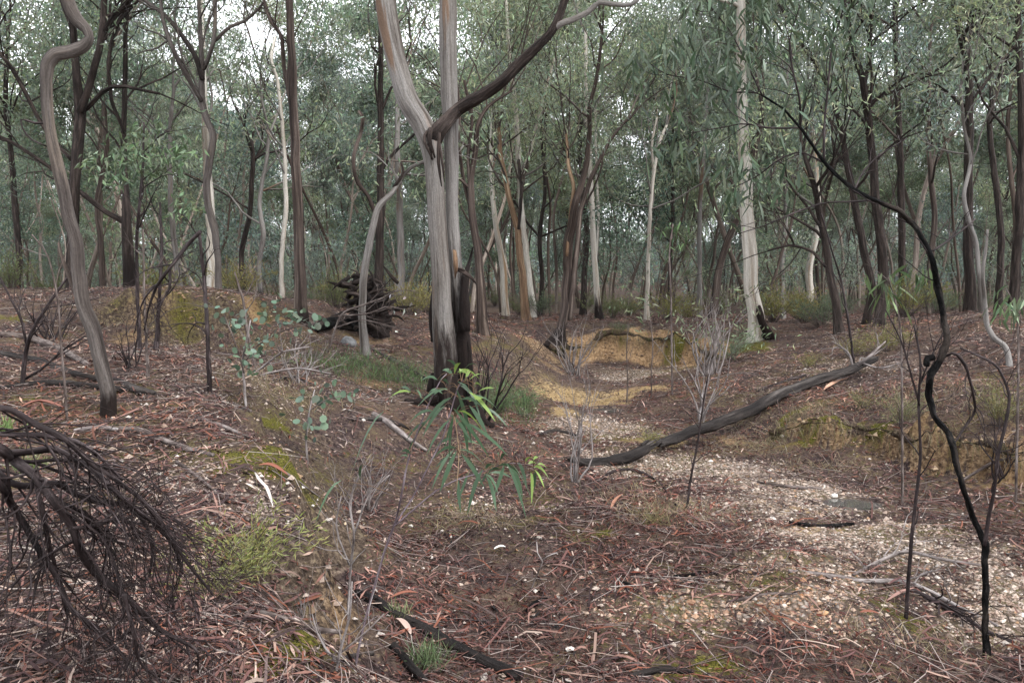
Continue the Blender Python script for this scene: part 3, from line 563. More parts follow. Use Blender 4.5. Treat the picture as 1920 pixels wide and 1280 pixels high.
# ---------------------------------------------------------------- trees drawn from the photograph
BASE_G = (.225, .268, .188); BLUE_G = (.255, .30, .25); DARK_G = (.18, .22, .145); YEL_G = (.17, .18, .06)
def px_path(pts, d, wob=.025, seed=0, dd=0.):
    """[(u, v, width)] at depth d -> world points and radii; depth drifts a little along the limb"""
    o = []; r = []; n = len(pts)
    for k, (u, v, wd) in enumerate(pts):
        dz = d * (1 + wob * float(vn(np.array([k * .6 + seed * 1.3]), np.array([seed * .7]), s=seed)[0]) * min(1, k / 2)) + dd * k / max(1, n - 1)
        o.append(at(u, v, dz)); r.append(wd / 2 / F * dz)
    return np.array(o), np.array(r)
def charfn(z0, h):
    return lambda V: np.clip(1.15 - (V[:, 2] - z0) / h, 0, 1.2)
WSC = .78
class Tree:
    def __init__(s, name, label, base, d, group=None, cat='tree', z=None):
        p = at(base[0], base[1], d); p[2] = float(gz([p[0]], [p[1]])[0]) if z is None else z
        s.base = p; s.d = d; s.t = thing(name, label, cat, tuple(p), group); s.anch = []; s.br = MB(); s.seed = random.randint(1, 900); s.nb = 0
    def stem(s, pts, mat, pname='trunk', sides=10, lump=.06, char=0., step=.16, foot=True, wob=.025, dd=0., d=None, ecc=0., flare=1.35, kink=.22, sharp=.25):
        s.seed += 1
        P_, r = px_path(pts, d or s.d, wob, s.seed, dd); r = r * WSC
        if foot:
            P_[0] = s.base + np.array([0, 0, -.06]); 
            if flare > 1: q = P_[0] * .75 + P_[1] * .25; P_ = np.concatenate([P_[:1], [q], P_[1:]]); r = np.concatenate([[r[0] * flare], [(r[0] * .75 + r[1] * .25) * 1.06], r[1:]])
        L = np.linalg.norm(np.diff(P_, axis=0), axis=1).sum()
        mb = MB(); pp, rr, tt = tube(mb, P_, r, sides, max(4, int(L / step)), lump, s.seed, charfn(s.base[2], char) if char else None, ecc=ecc, kink=kink, sharp=sharp)
        s.last = part(pname, mb, mat, s.t); return pp, rr, tt
    def boughs(s, pp, rr, tt, n, t0, t1, L, lvl, up=.3, ang=(.5, 1.1), rk=.5, sides=4, wig=.4, shrink=.66):
        k = len(pp)
        for q in range(n):
            i = min(k - 1, int((t0 + (t1 - t0) * random.random()) * (k - 1)))
            a = nrm(np.cross(tt[i], RG.normal(0, 1, 3))); g = random.uniform(*ang)
            grow(s.br, pp[i], tt[i] * math.cos(g) + a * math.sin(g), L * random.uniform(.7, 1.25), rr[i] * rk, lvl, s.anch, up, wig, sides=sides, seed=s.seed, shrink=shrink); s.nb += 1
    def top(s, pp, rr, tt, H=5., lvl=3, n=3, spread_=.5):
        """carry the stem on above the picture and give it a head"""
        p, d, r = pp[-1], tt[-1], rr[-1]
        for q in range(n):
            a = nrm(np.cross(d, RG.normal(0, 1, 3))); g = spread_ * random.uniform(.3, 1)
            dd = nrm(d * math.cos(g) + a * math.sin(g) + np.array([0, 0, .5]))
            grow(s.br, p - d * .05, dd, H / 2.2 * random.uniform(.8, 1.2), r * random.uniform(.6, .85), lvl, s.anch, .3, .3, sides=5, seed=s.seed); s.nb += 1
    def close(s, mat, per=40, spread_=.3, L=.12, Wd=.026, colr=BASE_G, leaf=None, droop=.8, kind='kite'):
        if s.nb: part('branches', s.br, mat, s.t)['kind'] = 'stuff'
        def gap(p): u_ = CX + p[0] / p[1] * F; v_ = HZ - (p[2] - CAMZ) / p[1] * F; return 395 < u_ < 625 and -80 < v_ < 95
        s.anch = [p for p in s.anch if not gap(p)]
        if s.anch and per:
            mb = MB(); crown(mb, s.anch, per, spread_, L, Wd, colr, droop, kind=kind); part('crown', mb, leaf or M_LEAF, s.t, False)
        return s.t

# --- the big forked gum in the middle
T = Tree('gum_tree', 'big forked grey gum with blackened base standing beside the gully', (845, 752), 8.45)
WSC = 1.
a = T.stem([(836,760,54),(835,720,47),(834,650,44),(829,560,37),(823,470,34),(818,390,34),(813,310,36),(806,266,40),(790,228,40),(764,186,40),(746,125,37),(731,60,37),(720,-10,36),(704,-160,32),(692,-330,28)], B_GREY, 'trunk', 26, .07, 1.25, .05, wob=.01, flare=1.2, kink=.1); TA = T.last
b2 = T.stem([(868,760,46),(867,720,40),(866,650,38),(859,560,30),(852,470,25),(848,390,23),(845,250,28),(841,100,32),(839,-40,32),(836,-300,28),(830,-520,24)], B_GREY, 'trunk', 22, .06, 2.2, .06, wob=.006, d=8.62, kink=.1); TB = T.last
l1 = T.stem([(806,285,26),(812,262,34),(828,237,29),(862,203,23),(905,178,23),(945,150,22),(972,122,20),(1004,92,18),(1034,58,16),(1052,20,15),(1068,-25,14),(1100,-120,12)], B_DARK, 'limb', 14, .16, 0, .05, False, dd=-.5, kink=.3)
l2 = T.stem([(1030,64,10),(1052,44,11),(1080,34,11),(1104,22,10),(1122,6,10),(1150,8,9),(1176,10,8),(1196,0,7),(1230,-40,6)], B_GREY, 'limb', 10, .1, 0, .06, False, dd=-.2, d=8.0)
WSC = .78
for bb, H in ((a, 5), (b2, 5), (l1, 3), (l2, 2)): T.top(*bb, H, 3, 3)
T.boughs(*a, 3, .9, 1, 1.6, 2); T.boughs(*b2, 3, .88, 1, 1.6, 2)
knot = MB()
for q in range(5):   # shaggy knot in the crotch
    u0 = random.uniform(800, 832); p0, r0 = px_path([(u0, random.uniform(240, 252), 7), (u0 + random.uniform(-8, 8), 262, 6), (u0 + random.uniform(-6, 12), random.uniform(268, 300), 4)], 8.3)
    tube(knot, p0, r0, 5, 6, .2, q)
part('knot', knot, B_DARK, TA)
for pts in ([(872,620,24),(871,560,18),(874,515,11),(881,488,6),(887,463,2)], [(812,640,10),(808,590,8),(811,540,2)], [(812,745,24),(808,725,18),(812,700,8)], [(882,770,16),(882,700,11),(878,640,4)]):
    mb = MB(); p0, r0 = px_path(pts, 8.5); tube(mb, p0, r0, 7, 12, .25, 5, ch=1.); part('splinter', mb, B_DARK, TB if pts[0][0] > 850 else TA)
for pts in ([(858,506,6),(872,512,8),(885,522,6),(893,533,2)], [(852,470,7),(855,500,8),(853,522,2)], [(858,503,3),(870,506,4),(876,512,1)], [(824,250,5),(822,300,7),(828,350,2)], [(845,700,8),(838,740,9),(842,790,3)], [(822,260,4),(830,310,5),(833,342,1)]):
    mb = MB(); p0, r0 = px_path(pts, 8.15); tube(mb, p0, r0, 4, 8, .2, 3, ecc=.9); part('bark_shred', mb, B_ORANGE if pts[0][0] == 852 else B_BROWN, TB if pts[0][0] > 850 else TA)
for pts in ([(820,745,30),(785,762,16),(760,775,7)], [(880,745,30),(905,760,18),(925,762,10)], [(845,760,30),(830,780,18),(810,792,6)], [(868,758,28),(888,780,15),(898,795,6)]):
    mb = MB(); p0, r0 = px_path(pts, 8.3); 
    for e in p0[1:]: e[2] = float(gz([e[0]], [e[1]])[0]) + .02
    tube(mb, p0, r0, 9, 12, .2, 8, ch=.8); part('root', mb, B_DARK, TB if pts[0][0] > 850 else TA)
T.close(B_GREY, 26)

# --- crooked tree, left foreground
T = Tree('crooked_tree', 'thin crooked tree with an S bend near the top, left foreground', (205, 783), 5.25)
a = T.stem([(205,785,34),(200,735,34),(184,670,34),(168,600,34),(152,540,32),(140,460,30),(126,390,29),(112,320,28),(98,260,26),(90,200,26),(87,150,27),(90,120,30),(104,103,30),(130,97,29),(154,86,27),(167,70,20),(161,52,24),(147,38,30),(134,18,32),(124,-8,31),(112,-60,28),(110,-200,20)], B_DULL, 'trunk', 18, .09, .2, .03, wob=.012, sharp=.6, kink=.3, flare=1.6)
l = T.stem([(172,600,12),(150,565,12),(135,530,11),(118,490,9),(110,455,7)], B_BROWN, 'limb', 8, .1, 0, .05, False)
l = T.stem([(94,232,7),(60,230,6),(40,222,5),(42,240,4),(56,260,4),(90,276,3)], B_DTWIG, 'limb', 6, .1, 0, .04, False)
T.top(*a, 3, 2, 3); T.close(B_BROWN, 18)

def simple(name, label, base, d, stems, mat, lb, per=36, colr=BASE_G, char=0., tops=(5, 3, 2), side=(5, .45, 1., 1.5, 1), group=None, sides=10, limbmat=None, spread_=.32, L=.13, Wd=.03):
    T = Tree(name, label, base, d, group)
    for k, pts in enumerate(stems):
        a = T.stem(pts, mat if k == 0 else (limbmat or mat), 'trunk' if k == 0 else 'limb', sides if k == 0 else 7, .09, char if k == 0 else 0, .1, k == 0)
        if pts[-1][1] < 60 or k == 0:
            if tops: T.top(*a, *tops)
        if side: T.boughs(*a, side[0], side[1], side[2], side[3], side[4])
    T.anch = T.anch[::2]; return T.close(lb, int(per * 3), spread_, L, Wd, colr)
simple('gum_tree', 'dark rough-barked tree forking into a V behind the crooked tree', (135, 530), 13.5, [[(132,532,30),(134,450,26),(140,350,25),(146,260,26),(150,205,26),(143,140,18),(139,80,17),(132,-10,15),(128,-100,12)], [(150,210,18),(168,160,17),(186,95,16),(194,40,15),(196,-20,14)], [(186,80,12),(208,40,12),(240,0,11),(260,-40,9)], [(134,300,9),(90,250,9),(60,200,10),(30,140,10),(0,100,9),(-30,80,8)]], B_DARK, B_DARK, 34, DARK_G, tops=(4, 3, 2))
simple('gum_tree', 'dark thick-based trunk rising above the left mossy mound', (243, 528), 13.8, [[(243,530,30),(241,470,27),(238,410,22),(234,330,14),(232,240,13),(234,160,12),(236,60,10),(238,-20,9)], [(238,420,13),(205,400,13),(165,372,12),(120,335,10),(60,290,9),(0,256,8),(-40,240,6)], [(234,250,8),(210,190,9),(203,120,9),(215,60,9),(232,20,8)]], B_DARK, B_DARK, 34, char=.9)
simple('gum_tree', 'sinuous grey tree with several wavy upright limbs, left of centre', (410, 528), 12.5, [[(412,532,15),(408,480,15),(402,430,18),(392,390,18),(386,345,17),(396,290,17),(400,255,16),(388,225,15),(378,185,15),(378,120,13),(374,40,9),(372,-40,8)], [(380,150,12),(366,105,12),(340,65,11),(310,30,10),(270,0,9),(240,-30,8)], [(378,190,11),(355,150,11),(325,95,11),(306,40,9),(300,-20,8)], [(382,130,10),(398,88,10),(404,30,9),(398,-30,8)], [(402,78,8),(430,52,8),(462,38,7),(492,8,6),(500,-20,5)]], B_DULL, B_DULL, 5, tops=(3, 2, 2), side=(3, .5, 1., 1.1, 1))
simple('gum_tree', 'pale straight trunk behind the sinuous tree', (398, 535), 15, [[(398,536,26),(396,440,24),(390,330,20),(385,240,16),(382,150,13),(378,20,10),(376,-30,9)]], B_PALE, B_GREY, 7)
simple('gum_tree', 'tall straight brown ribbon-barked trunk left of the burnt stump', (566, 598), 11.4, [[(566,602,34),(563,540,28),(560,450,25),(556,340,24),(551,230,22),(550,150,20),(545,60,18),(541,-20,17),(538,-120,14)], [(546,200,10),(532,120,10),(528,70,9),(505,35,8),(495,0,7)], [(545,195,7),(540,150,7),(545,70,6)]], B_BROWN, B_BROWN, 8, char=.3, tops=(4, 3, 2), side=(3, .7, 1., 1.4, 1), sides=14)
simple('gum_tree', 'thin pale wavy trunk just left of the tall brown trunk', (528, 540), 16, [[(530,545,12),(528,480,11),(536,400,11),(534,300,10),(528,220,9),(520,150,8),(508,110,8),(516,70,6)]], B_PALE, B_GREY, 20, tops=None)
T = Tree('gum_tree', 'small pale grey leaning tree with a broken dark top, beside the grass', (686, 668), 10.6)
a = T.stem([(686,672,26),(680,600,18),(680,540,18),(688,480,18),(698,430,16),(710,388,15),(735,362,11),(752,335,10),(770,315,9),(800,300,7),(830,285,5)], B_GREY, 'trunk', 14, .07, 0, .06)
T.stem([(704,400,11),(690,368,10),(672,345,10),(664,318,9),(664,290,9),(676,250,9),(680,222,9),(672,208,7)], B_BROWN, 'limb', 9, .1, 0, .06, False)
T.stem([(738,352,9),(756,325,7),(752,305,5)], B_DARK, 'limb', 7, .1, 0, .05, False)
T.boughs(*a, 4, .75, 1, .7, 1); T.close(B_GREY, 8)
simple('gum_tree', 'dark slender trunk rising straight behind the small leaning tree', (708, 605), 13.2, [[(708,610,30),(710,540,24),(712,450,20),(714,340,18),(714,220,14),(714,100,12),(712,-20,10)]], B_DARK, B_DARK, 30, char=.7)
simple('gum_tree', 'grey trunk with dark base left of the big forked gum', (752, 560), 18, [[(753,564,24),(752,500,17),(750,400,16),(746,300,14),(745,200,11),(742,60,9)]], B_GREY, B_GREY, 32, char=.55)
simple('gum_tree', 'brown twisted tree forking low, right of the big gum', (905, 632), 13, [[(905,638,34),(903,570,26),(898,490,20),(886,400,18),(882,340,15),(892,280,13),(896,235,11),(915,200,8),(960,170,6)], [(884,400,9),(868,330,9),(860,260,8),(862,200,7),(850,120,6)], [(884,370,10),(878,300,9),(885,220,8),(870,150,7)]], B_BROWN, B_BROWN, 20, tops=(3, 2, 2))
simple('gum_tree', 'trunk with orange peeled lower bark on the far plateau', (988, 600), 17.5, [[(988,603,24),(982,550,19),(978,500,18),(970,430,16),(955,370,13),(940,300,11),(935,240,8)], [(972,430,9),(978,360,9),(972,300,8)]], B_ORANGE, B_BROWN, 30, limbmat=B_DARK)
simple('gum_tree', 'slim pale trunk leaning left behind the orange peeled trunk', (1002, 590), 19, [[(1000,594,14),(990,500,14),(978,400,14),(972,300,13),(966,200,11),(955,100,9),(948,0,8)], [(980,330,8),(1000,260,8),(1020,180,7),(1040,110,6)]], B_PALE, B_GREY, 30)
T = Tree('gum_tree', 'shaggy multi-stemmed tree with bare roots on the gully cliff edge', (1048, 630), 15.6)
a = T.stem([(1042,640,34),(1052,612,24),(1060,570,22),(1064,510,24),(1068,450,24),(1080,380,18),(1094,330,14),(1104,270,12),(1106,200,10),(1120,140,9),(1130,60,7)], B_BROWN, 'trunk', 14, .14, .35, .07); TC = T.last
a2 = T.stem([(1068,600,14),(1074,540,15),(1082,460,14),(1090,390,12),(1110,330,10),(1140,270,8),(1170,230,6)], B_BROWN, 'trunk', 10, .12, 0, .08, False, d=15.75)
a3 = T.stem([(1062,480,9),(1070,400,10),(1076,350,9),(1066,310,8),(1062,250,6)], B_ORANGE, 'limb', 8, .12, 0, .08, False)
for bb in (a, a2, a3): T.top(*bb, 3.4, 2, 3); T.boughs(*bb, 4, .5, 1, 1.1, 1)
for pts in ([(1040,640,26),(1022,648,14),(1010,650,5)], [(1044,640,20),(1046,662,10),(1052,690,4)], [(1052,638,18),(1066,652,9),(1090,650,4)], [(1036,640,14),(1032,670,8),(1034,700,3)], [(1050,640,12),(1058,668,6),(1050,700,2)]):
    mb = MB(); p0, r0 = px_path(pts, 15.4); tube(mb, p0, r0, 7, 9, .2, 3, ch=.6); part('root', mb, B_DARK, TC)
T.close(B_BROWN, 34)
simple('gum_tree', 'pale trunk with a short black burnt stocking on the plateau', (1124, 604), 19, [[(1125,607,24),(1120,560,15),(1115,490,14),(1110,400,14),(1106,300,12),(1100,200,10),(1098,60,8)], [(1118,480,6),(1122,400,7),(1118,320,6),(1116,200,5)]], B_PALE, B_GREY, 30, char=.75)
simple('gum_tree', 'dark stout trunk with burnt foot behind the pale stocking tree', (1093, 580), 23, [[(1092,585,18),(1096,520,14),(1100,430,13),(1090,330,11),(1085,200,9)]], B_DARK, B_DARK, 32, char=.8)
simple('gum_tree', 'slender whitish wavy sapling trunk right of the cliff', (1213, 608), 18.5, [[(1213,612,17),(1213,560,11),(1216,480,10),(1219,400,9),(1226,320,9),(1238,262,8),(1250,235,6)], [(1226,330,6),(1222,270,6),(1232,220,5)]], B_PALE, B_GREY, 30)
T = Tree('gum_tree', 'large pale smooth-barked gum with black scar at its foot, right', (1420, 628), 15)
a = T.stem([(1424,632,48),(1416,590,38),(1408,520,34),(1402,440,33),(1398,340,29),(1394,240,25),(1391,140,23),(1390,40,21),(1388,-60,19),(1386,-200,15)], B_PALE, 'trunk', 18, .04, 0, .1, wob=.008); TP = T.last
for k, pts in enumerate(([(1446,634,20),(1432,612,16),(1424,585,12),(1422,560,4)], [(1432,632,12),(1442,622,12),(1452,634,6)])):
    mb = MB(); p0, r0 = px_path(pts, 14.78); tube(mb, p0, r0, 8, 10, .2, 4, ch=1.2); part('burnt_scar', mb, B_BLACK, TP)
T.top(*a, 4, 3, 3); T.boughs(*a, 4, .75, 1, 1.6, 2); T.close(B_PALE, 34)
simple('gum_tree', 'brown trunk leaning right towards the large pale gum', (1335, 575), 20, [[(1334,582,20),(1345,520,18),(1362,460,17),(1384,405,16),(1402,340,14),(1420,270,12),(1430,200,10)]], B_BROWN, B_BROWN, 32)
simple('gum_tree', 'slim grey trunk between the cliff and the leaning brown trunk', (1312, 585), 22, [[(1312,590,12),(1312,500,11),(1312,400,11),(1318,300,10),(1325,200,9),(1330,100,7)]], B_GREY, B_GREY, 36)
simple('gum_tree', 'dark leaning trunk with an arching dead bough, right of the pale gum', (1575, 618), 13.8, [[(1577,622,24),(1566,560,19),(1552,480,17),(1540,420,16),(1530,360,14),(1518,320,12),(1505,280,9)], [(1548,500,7),(1520,470,7),(1480,460,6),(1440,470,4)], [(1532,375,6),(1552,330,6),(1575,290,5)]], B_DARK, B_DARK, 14, tops=(3, 2, 2))
simple('gum_tree', 'tall dark trunk forking high into a Y on the right', (1648, 608), 14, [[(1648,612,26),(1655,540,24),(1652,460,22),(1642,370,20),(1634,280,18),(1624,200,17),(1616,140,14),(1600,90,13),(1585,20,12),(1572,-40,10)], [(1620,160,11),(1630,110,10),(1632,50,10),(1640,-10,9)]], B_DARK, B_DARK, 34, tops=(4, 3, 2))
simple('gum_tree', 'dark trunk leaning left below the forked tall trunk', (1625, 600), 14.6, [[(1628,604,22),(1634,540,18),(1622,480,18),(1606,400,16),(1590,320,15),(1578,250,13),(1560,180,11),(1530,120,10),(1500,80,9)]], B_DARK, B_DARK, 34)
simple('gum_tree', 'slim upright brown trunk right of the forked tall trunk', (1690, 590), 16, [[(1692,594,20),(1692,500,17),(1690,400,16),(1688,300,15),(1684,200,13),(1680,100,12),(1678,0,11),(1676,-60,9)]], B_DARK, B_BROWN, 34)
simple('gum_tree', 'thick black-brown trunk near the right edge with bluish foliage', (1818, 592), 14, [[(1816,600,32),(1820,540,25),(1816,450,22),(1815,340,20),(1818,240,19),(1816,150,17),(1812,80,16),(1826,20,14),(1836,-30,12)], [(1814,120,10),(1800,70,10),(1790,20,9),(1780,-20,8)]], B_DARK, B_DARK, 36, BLUE_G, tops=(4, 3, 2))
simple('gum_tree', 'pale twisting stem close against the thick black-brown trunk', (1840, 592), 13.4, [[(1846,600,12),(1838,540,11),(1830,460,11),(1812,400,11),(1808,360,9),(1820,300,8),(1808,240,7),(1800,160,6)]], B_GREY, B_GREY, 16, tops=(2, 2, 2))
simple('gum_tree', 'dark trunk with a raised elbow limb at the far right', (1870, 590), 16, [[(1874,594,18),(1876,500,16),(1876,430,14),(1868,350,14),(1858,270,13),(1856,220,12),(1872,150,11),(1895,90,10),(1915,40,9)]], B_DARK, B_DARK, 34)
simple('gum_tree', 'very dark trunk standing on the right picture edge', (1902, 582), 13, [[(1898,590,26),(1904,500,22),(1912,400,20),(1916,280,18),(1914,160,15),(1910,60,13),(1906,-40,12)]], B_DARK, B_DARK, 36)
simple('gum_tree', 'lean brown trunk behind the dark leaning trunks on the right', (1745, 585), 18, [[(1748,590,15),(1744,500,14),(1752,400,13),(1742,300,11),(1740,200,10),(1745,60,8)]], B_BROWN, B_BROWN, 36, BLUE_G)
T = Tree('crooked_sapling', 'short pale crooked stem bending on the right bank', (1893, 700), 9.0, cat='sapling')
T.stem([(1893,702,16),(1892,672,14),(1882,648,13),(1862,632,13),(1850,605,12),(1846,560,11),(1842,520,9),(1848,470,7),(1852,430,5)], B_GREY, 'trunk', 10, .1, 0, .05); T.nb = 0; T.close(B_GREY, 0)
for (lab, base, d, pts, m) in (
  ('thin grey trunk beyond the left mound, near the picture edge', (30, 545), 16, [(30,548,16),(36,470,14),(28,380,14),(20,280,12),(10,180,11),(16,60,9)], B_DARK),
  ('thin bent trunk beside the dark V-forked tree', (190, 535), 17, [(188,540,16),(190,460,14),(182,380,12),(200,280,11),(196,200,10),(210,90,9)], B_BROWN),
  ('grey trunk with dark foot behind the left mound', (340, 538), 16, [(340,545,22),(330,480,14),(322,400,13),(318,300,11),(322,200,9)], B_GREY),
  ('brown pair-less trunk right of the sinuous tree', (460, 545), 17, [(458,550,16),(452,480,13),(468,400,12),(474,300,11),(470,260,9)], B_DARK),
  ('grey curved trunk between the sinuous tree and the tall brown trunk', (492, 545), 16, [(492,550,14),(486,500,11),(494,440,12),(486,380,10),(500,300,9),(504,250,8)], B_GREY),
  ('pale trunk seen low between the big gum and the brown twisted tree', (948, 585), 21, [(950,590,18),(944,500,17),(930,420,13),(920,320,11),(925,200,9)], B_PALE),
  ('brown thin trunk right of the orange peeled trunk', (1012, 590), 20, [(1012,594,14),(1016,520,11),(1012,440,11),(1022,360,9),(1015,250,8)], B_DARK),
  ('thin dark straight trunk behind the slender whitish sapling', (1258, 585), 22, [(1258,590,11),(1256,500,10),(1262,400,9),(1258,280,8)], B_DARK),
  ('pale ribboned trunk behind the arching dead bough', (1520, 580), 22, [(1522,585,18),(1518,500,16),(1534,420,14),(1530,330,12),(1520,220,10)], B_PALE),
  ('grey trunk just right of the large pale gum', (1468, 585), 21, [(1470,590,13),(1466,500,12),(1474,400,11),(1470,280,10),(1480,160,8)], B_GREY)):
    simple('gum_tree', lab.replace('pair-less ', ''), base, d, [pts], m, m if m is not B_PALE else B_GREY, 10 if 440 < base[0] < 520 else 36, random.choice([BASE_G, BLUE_G, BASE_G]), char=random.choice([0, .6]))

# ---------------------------------------------------------------- the stand behind: copied trees, saplings and shrubs
def proto_tree(h, lean, colr, nb, leafL=.19, leafW=.058, per=34, spread_=.36, low=.42, forks=2, r0=.085, lvl=2):
    mb = MB(); anch = []; k = 7; p = np.zeros(3); pts = [p.copy()]; d = nrm(np.array([RG.normal(0, lean), RG.normal(0, lean), 1.]))
    for q in range(k):
        d = nrm(d + RG.normal(0, .13, 3) + np.array([0, 0, .15])); p = p + d * h * .72 / k; pts.append(p.copy())
    pts[0][2] = -.3
    pp, rr, tt = tube(mb, pts, np.linspace(r0, r0 * .42, k + 1), 8, 22, .08, random.randint(1, 99), cap=False)
    for q in range(forks + 1): grow(mb, pp[-1], nrm(tt[-1] + RG.normal(0, .35, 3)), h * .2, rr[-1] * .8, lvl, anch, .3, .35, sides=5)
    for q in range(nb):
        f = low + (1 - low) * random.random(); i = int(f * 21); a = nrm(np.cross(tt[i], RG.normal(0, 1, 3))); g = random.uniform(.45, 1.0)
        grow(mb, pp[i], tt[i] * math.cos(g) + a * math.sin(g), h * .17 * random.uniform(.6, 1.2), rr[i] * .5, lvl if random.random() < .5 else 1, anch, .25, .4, sides=4)
    anch = [a_ for k_, a_ in enumerate(anch) if k_ % 2 == 0 or random.random() < .12]
    lf = MB(); crown(lf, anch, per, spread_, leafL, leafW, colr, .7, flat=.55)
    return mb.mesh('trunk', B_FAR), lf.mesh('crown', M_LEAF, smooth=False)
PT = [proto_tree(random.uniform(11.5, 15), .12, c, nb, per=int(per * 6)) for c, nb, per in ((BASE_G, 6, 34), (BLUE_G, 7, 32), (BASE_G, 5, 36), (DARK_G, 6, 34), (BASE_G, 7, 34), (BLUE_G, 5, 36), ((.115, .15, .085), 6, 34), (BASE_G, 4, 36))]
PT += [proto_tree(random.uniform(9, 12), .16, c, 2, per=60, spread_=.3, low=.7, forks=1, r0=.05, lvl=1) for c in (BASE_G, BLUE_G)]
PS = [proto_tree(random.uniform(5, 7.5), .2, c, 9, .13, .045, 52, .3, .2, 1, .045, 1) for c in (BLUE_G, (.115, .16, .115), BASE_G, (.14, .18, .15))]
occ = []
def free(x, y, r):
    for (a, b, c) in occ:
        if (a - x) ** 2 + (b - y) ** 2 < (r + c) ** 2: return False
    return True
for o in col.objects:
    if o.get('category') == 'tree': occ.append((o.location.x, o.location.y, .9))
LBL = ['slender grey gum', 'bluish open-crowned gum', 'thin high-crowned gum', 'dark green gum', 'spreading mid green gum', 'smoky blue gum', 'olive dense-topped gum', 'sparse bare-trunked gum', 'pole-thin green-topped gum', 'pole-thin blue-topped gum']
LBS = ['young blue-leaved sapling', 'bushy grey-green sapling', 'leafy green sapling', 'silvery juvenile sapling']
MARKS = [(0, 'left edge'), (130, 'V-forked tree'), (243, 'thick-based trunk'), (395, 'sinuous tree'), (480, 'open sky'), (560, 'tall brown trunk'), (700, 'burnt stump'), (840, 'big forked gum'), (980, 'orange peeled trunk'), (1065, 'cliff-edge tree'), (1120, 'burnt-stocking tree'), (1215, 'whitish sapling'), (1310, 'slim grey trunk'), (1405, 'large pale gum'), (1500, 'arching bough'), (1575, 'dark leaning trunk'), (1650, 'Y-forked trunk'), (1745, 'lean brown trunk'), (1818, 'black-brown trunk'), (1910, 'right edge')]
SEEN = {}
def where(lab, x, y, tail, s_=1.):
    lab = ('short ' if s_ < .85 else 'tall ' if s_ > 1.03 else '') + lab
    u = CX + x / y * F; m = min(MARKS, key=lambda q: abs(q[0] - u)); side = 'left of' if u < m[0] - 12 else ('right of' if u > m[0] + 12 else 'behind')
    if 'edge' in m[1]: side = 'towards'
    row = 'near' if y < 28 else ('middle' if y < 46 else 'far'); l_ = f'{lab}, {row} {tail}, {side} the {m[1]}'
    return l_
def plant(name, lab, cat, grp, x, y, s_, rz, meshes, sz=1.):
    z = float(gz([x], [y])[0]); r = thing(name, lab, cat, (x, y, z), grp); r.rotation_euler = (0, 0, rz); r.scale = (s_ * sz, s_ * sz, s_)
    for nm, m in meshes: obj(nm, m, r)
nt_ = 0; tries = 0
while nt_ < 290 and tries < 9000:
    tries += 1
    y = (18.5 ** 1.8 + random.random() * (72 ** 1.8 - 18.5 ** 1.8)) ** (1 / 1.8); x = random.uniform(-1, 1) * (.70 * y + 2)
    if not free(x, y, .55): continue
    k = random.choice([0, 1, 2, 3, 4, 5, 6, 7, 8, 8, 8, 9, 9, 9]); s_ = random.uniform(.75, 1.15)
    u = CX + x / y * F; vt = HZ - (13.5 * s_) / y * F
    if 350 < u < 640 and vt < 100:                 # the open patch of sky, upper left
        s_ = (HZ - 135) / F * y / 14.5
        if s_ < .6: continue
    if 1190 < u < 1330 and 19 < y < 34 and random.random() < .6: continue
    occ.append((x, y, .75)); nt_ += 1
    plant('gum_tree', where(LBL[k], x, y, 'in the stand', s_), 'tree', 'gum trees crowding the stand behind', x, y, s_, random.uniform(0, 6.28), (('trunk', PT[k][0]), ('crown', PT[k][1])), random.uniform(.85, 1.1))
ns = 0
while ns < 150:
    y = (17.5 ** 1.9 + random.random() * (68 ** 1.9 - 17.5 ** 1.9)) ** (1 / 1.9); x = random.uniform(-1, 1) * (.70 * y + 2)
    if not free(x, y, .35): continue
    occ.append((x, y, .35)); ns += 1; k = random.randrange(len(PS)); s_ = random.uniform(.6, 1.15)
    plant('gum_sapling', where(LBS[k], x, y, 'understorey', s_), 'sapling', 'saplings in the understorey of the far stand', x, y, s_, random.uniform(0, 6.28), (('stem', PS[k][0]), ('crown', PS[k][1])))
# low broom-like shrubs on the plateau
def proto_shrub(h, colr, n=40, twigs=True):
    lf = MB(); st = MB(); th = RG.uniform(0, 6.28, n); lean = RG.uniform(.1, 1.3, n)
    for q in range(n):
        d = np.array([math.cos(th[q]) * lean[q], math.sin(th[q]) * lean[q], 1.]); L = h * random.uniform(.5, 1.1); p1 = d * L * .5 + RG.normal(0, .05, 3); p2 = nrm(d + np.array([0, 0, -.1])) * L
        tube(st, [np.zeros(3) - [0, 0, .05], p1, p2], [.006, .004, .002], 3, 5, cap=False)
        t_ = RG.uniform(.25, 1, 26)[:, None]; C = (p1 * t_ * 2 * (t_ < .5) + (p1 * (2 - 2 * t_) + p2 * (2 * t_ - 1)) * (t_ >= .5)) + RG.normal(0, .035, (26, 3))
        D = nrm(d) + RG.normal(0, .45, (26, 3)); kites(lf, C, D, RG.normal(0, 1, (26, 3)), .075 * h, .013 * h + .004, leafcol(26, colr, .35))
    return st.mesh('stems', B_TWIG), lf.mesh('foliage', M_GRASS, smooth=False)
PB = [proto_shrub(1.0, c) for c in ((.17, .165, .045), (.12, .14, .055), (.20, .18, .06), (.10, .13, .075))]
LBB = ['yellow-green broom shrub', 'dull green broom shrub', 'mustard-tinged broom shrub', 'grey-green broom shrub']
nb_ = 0
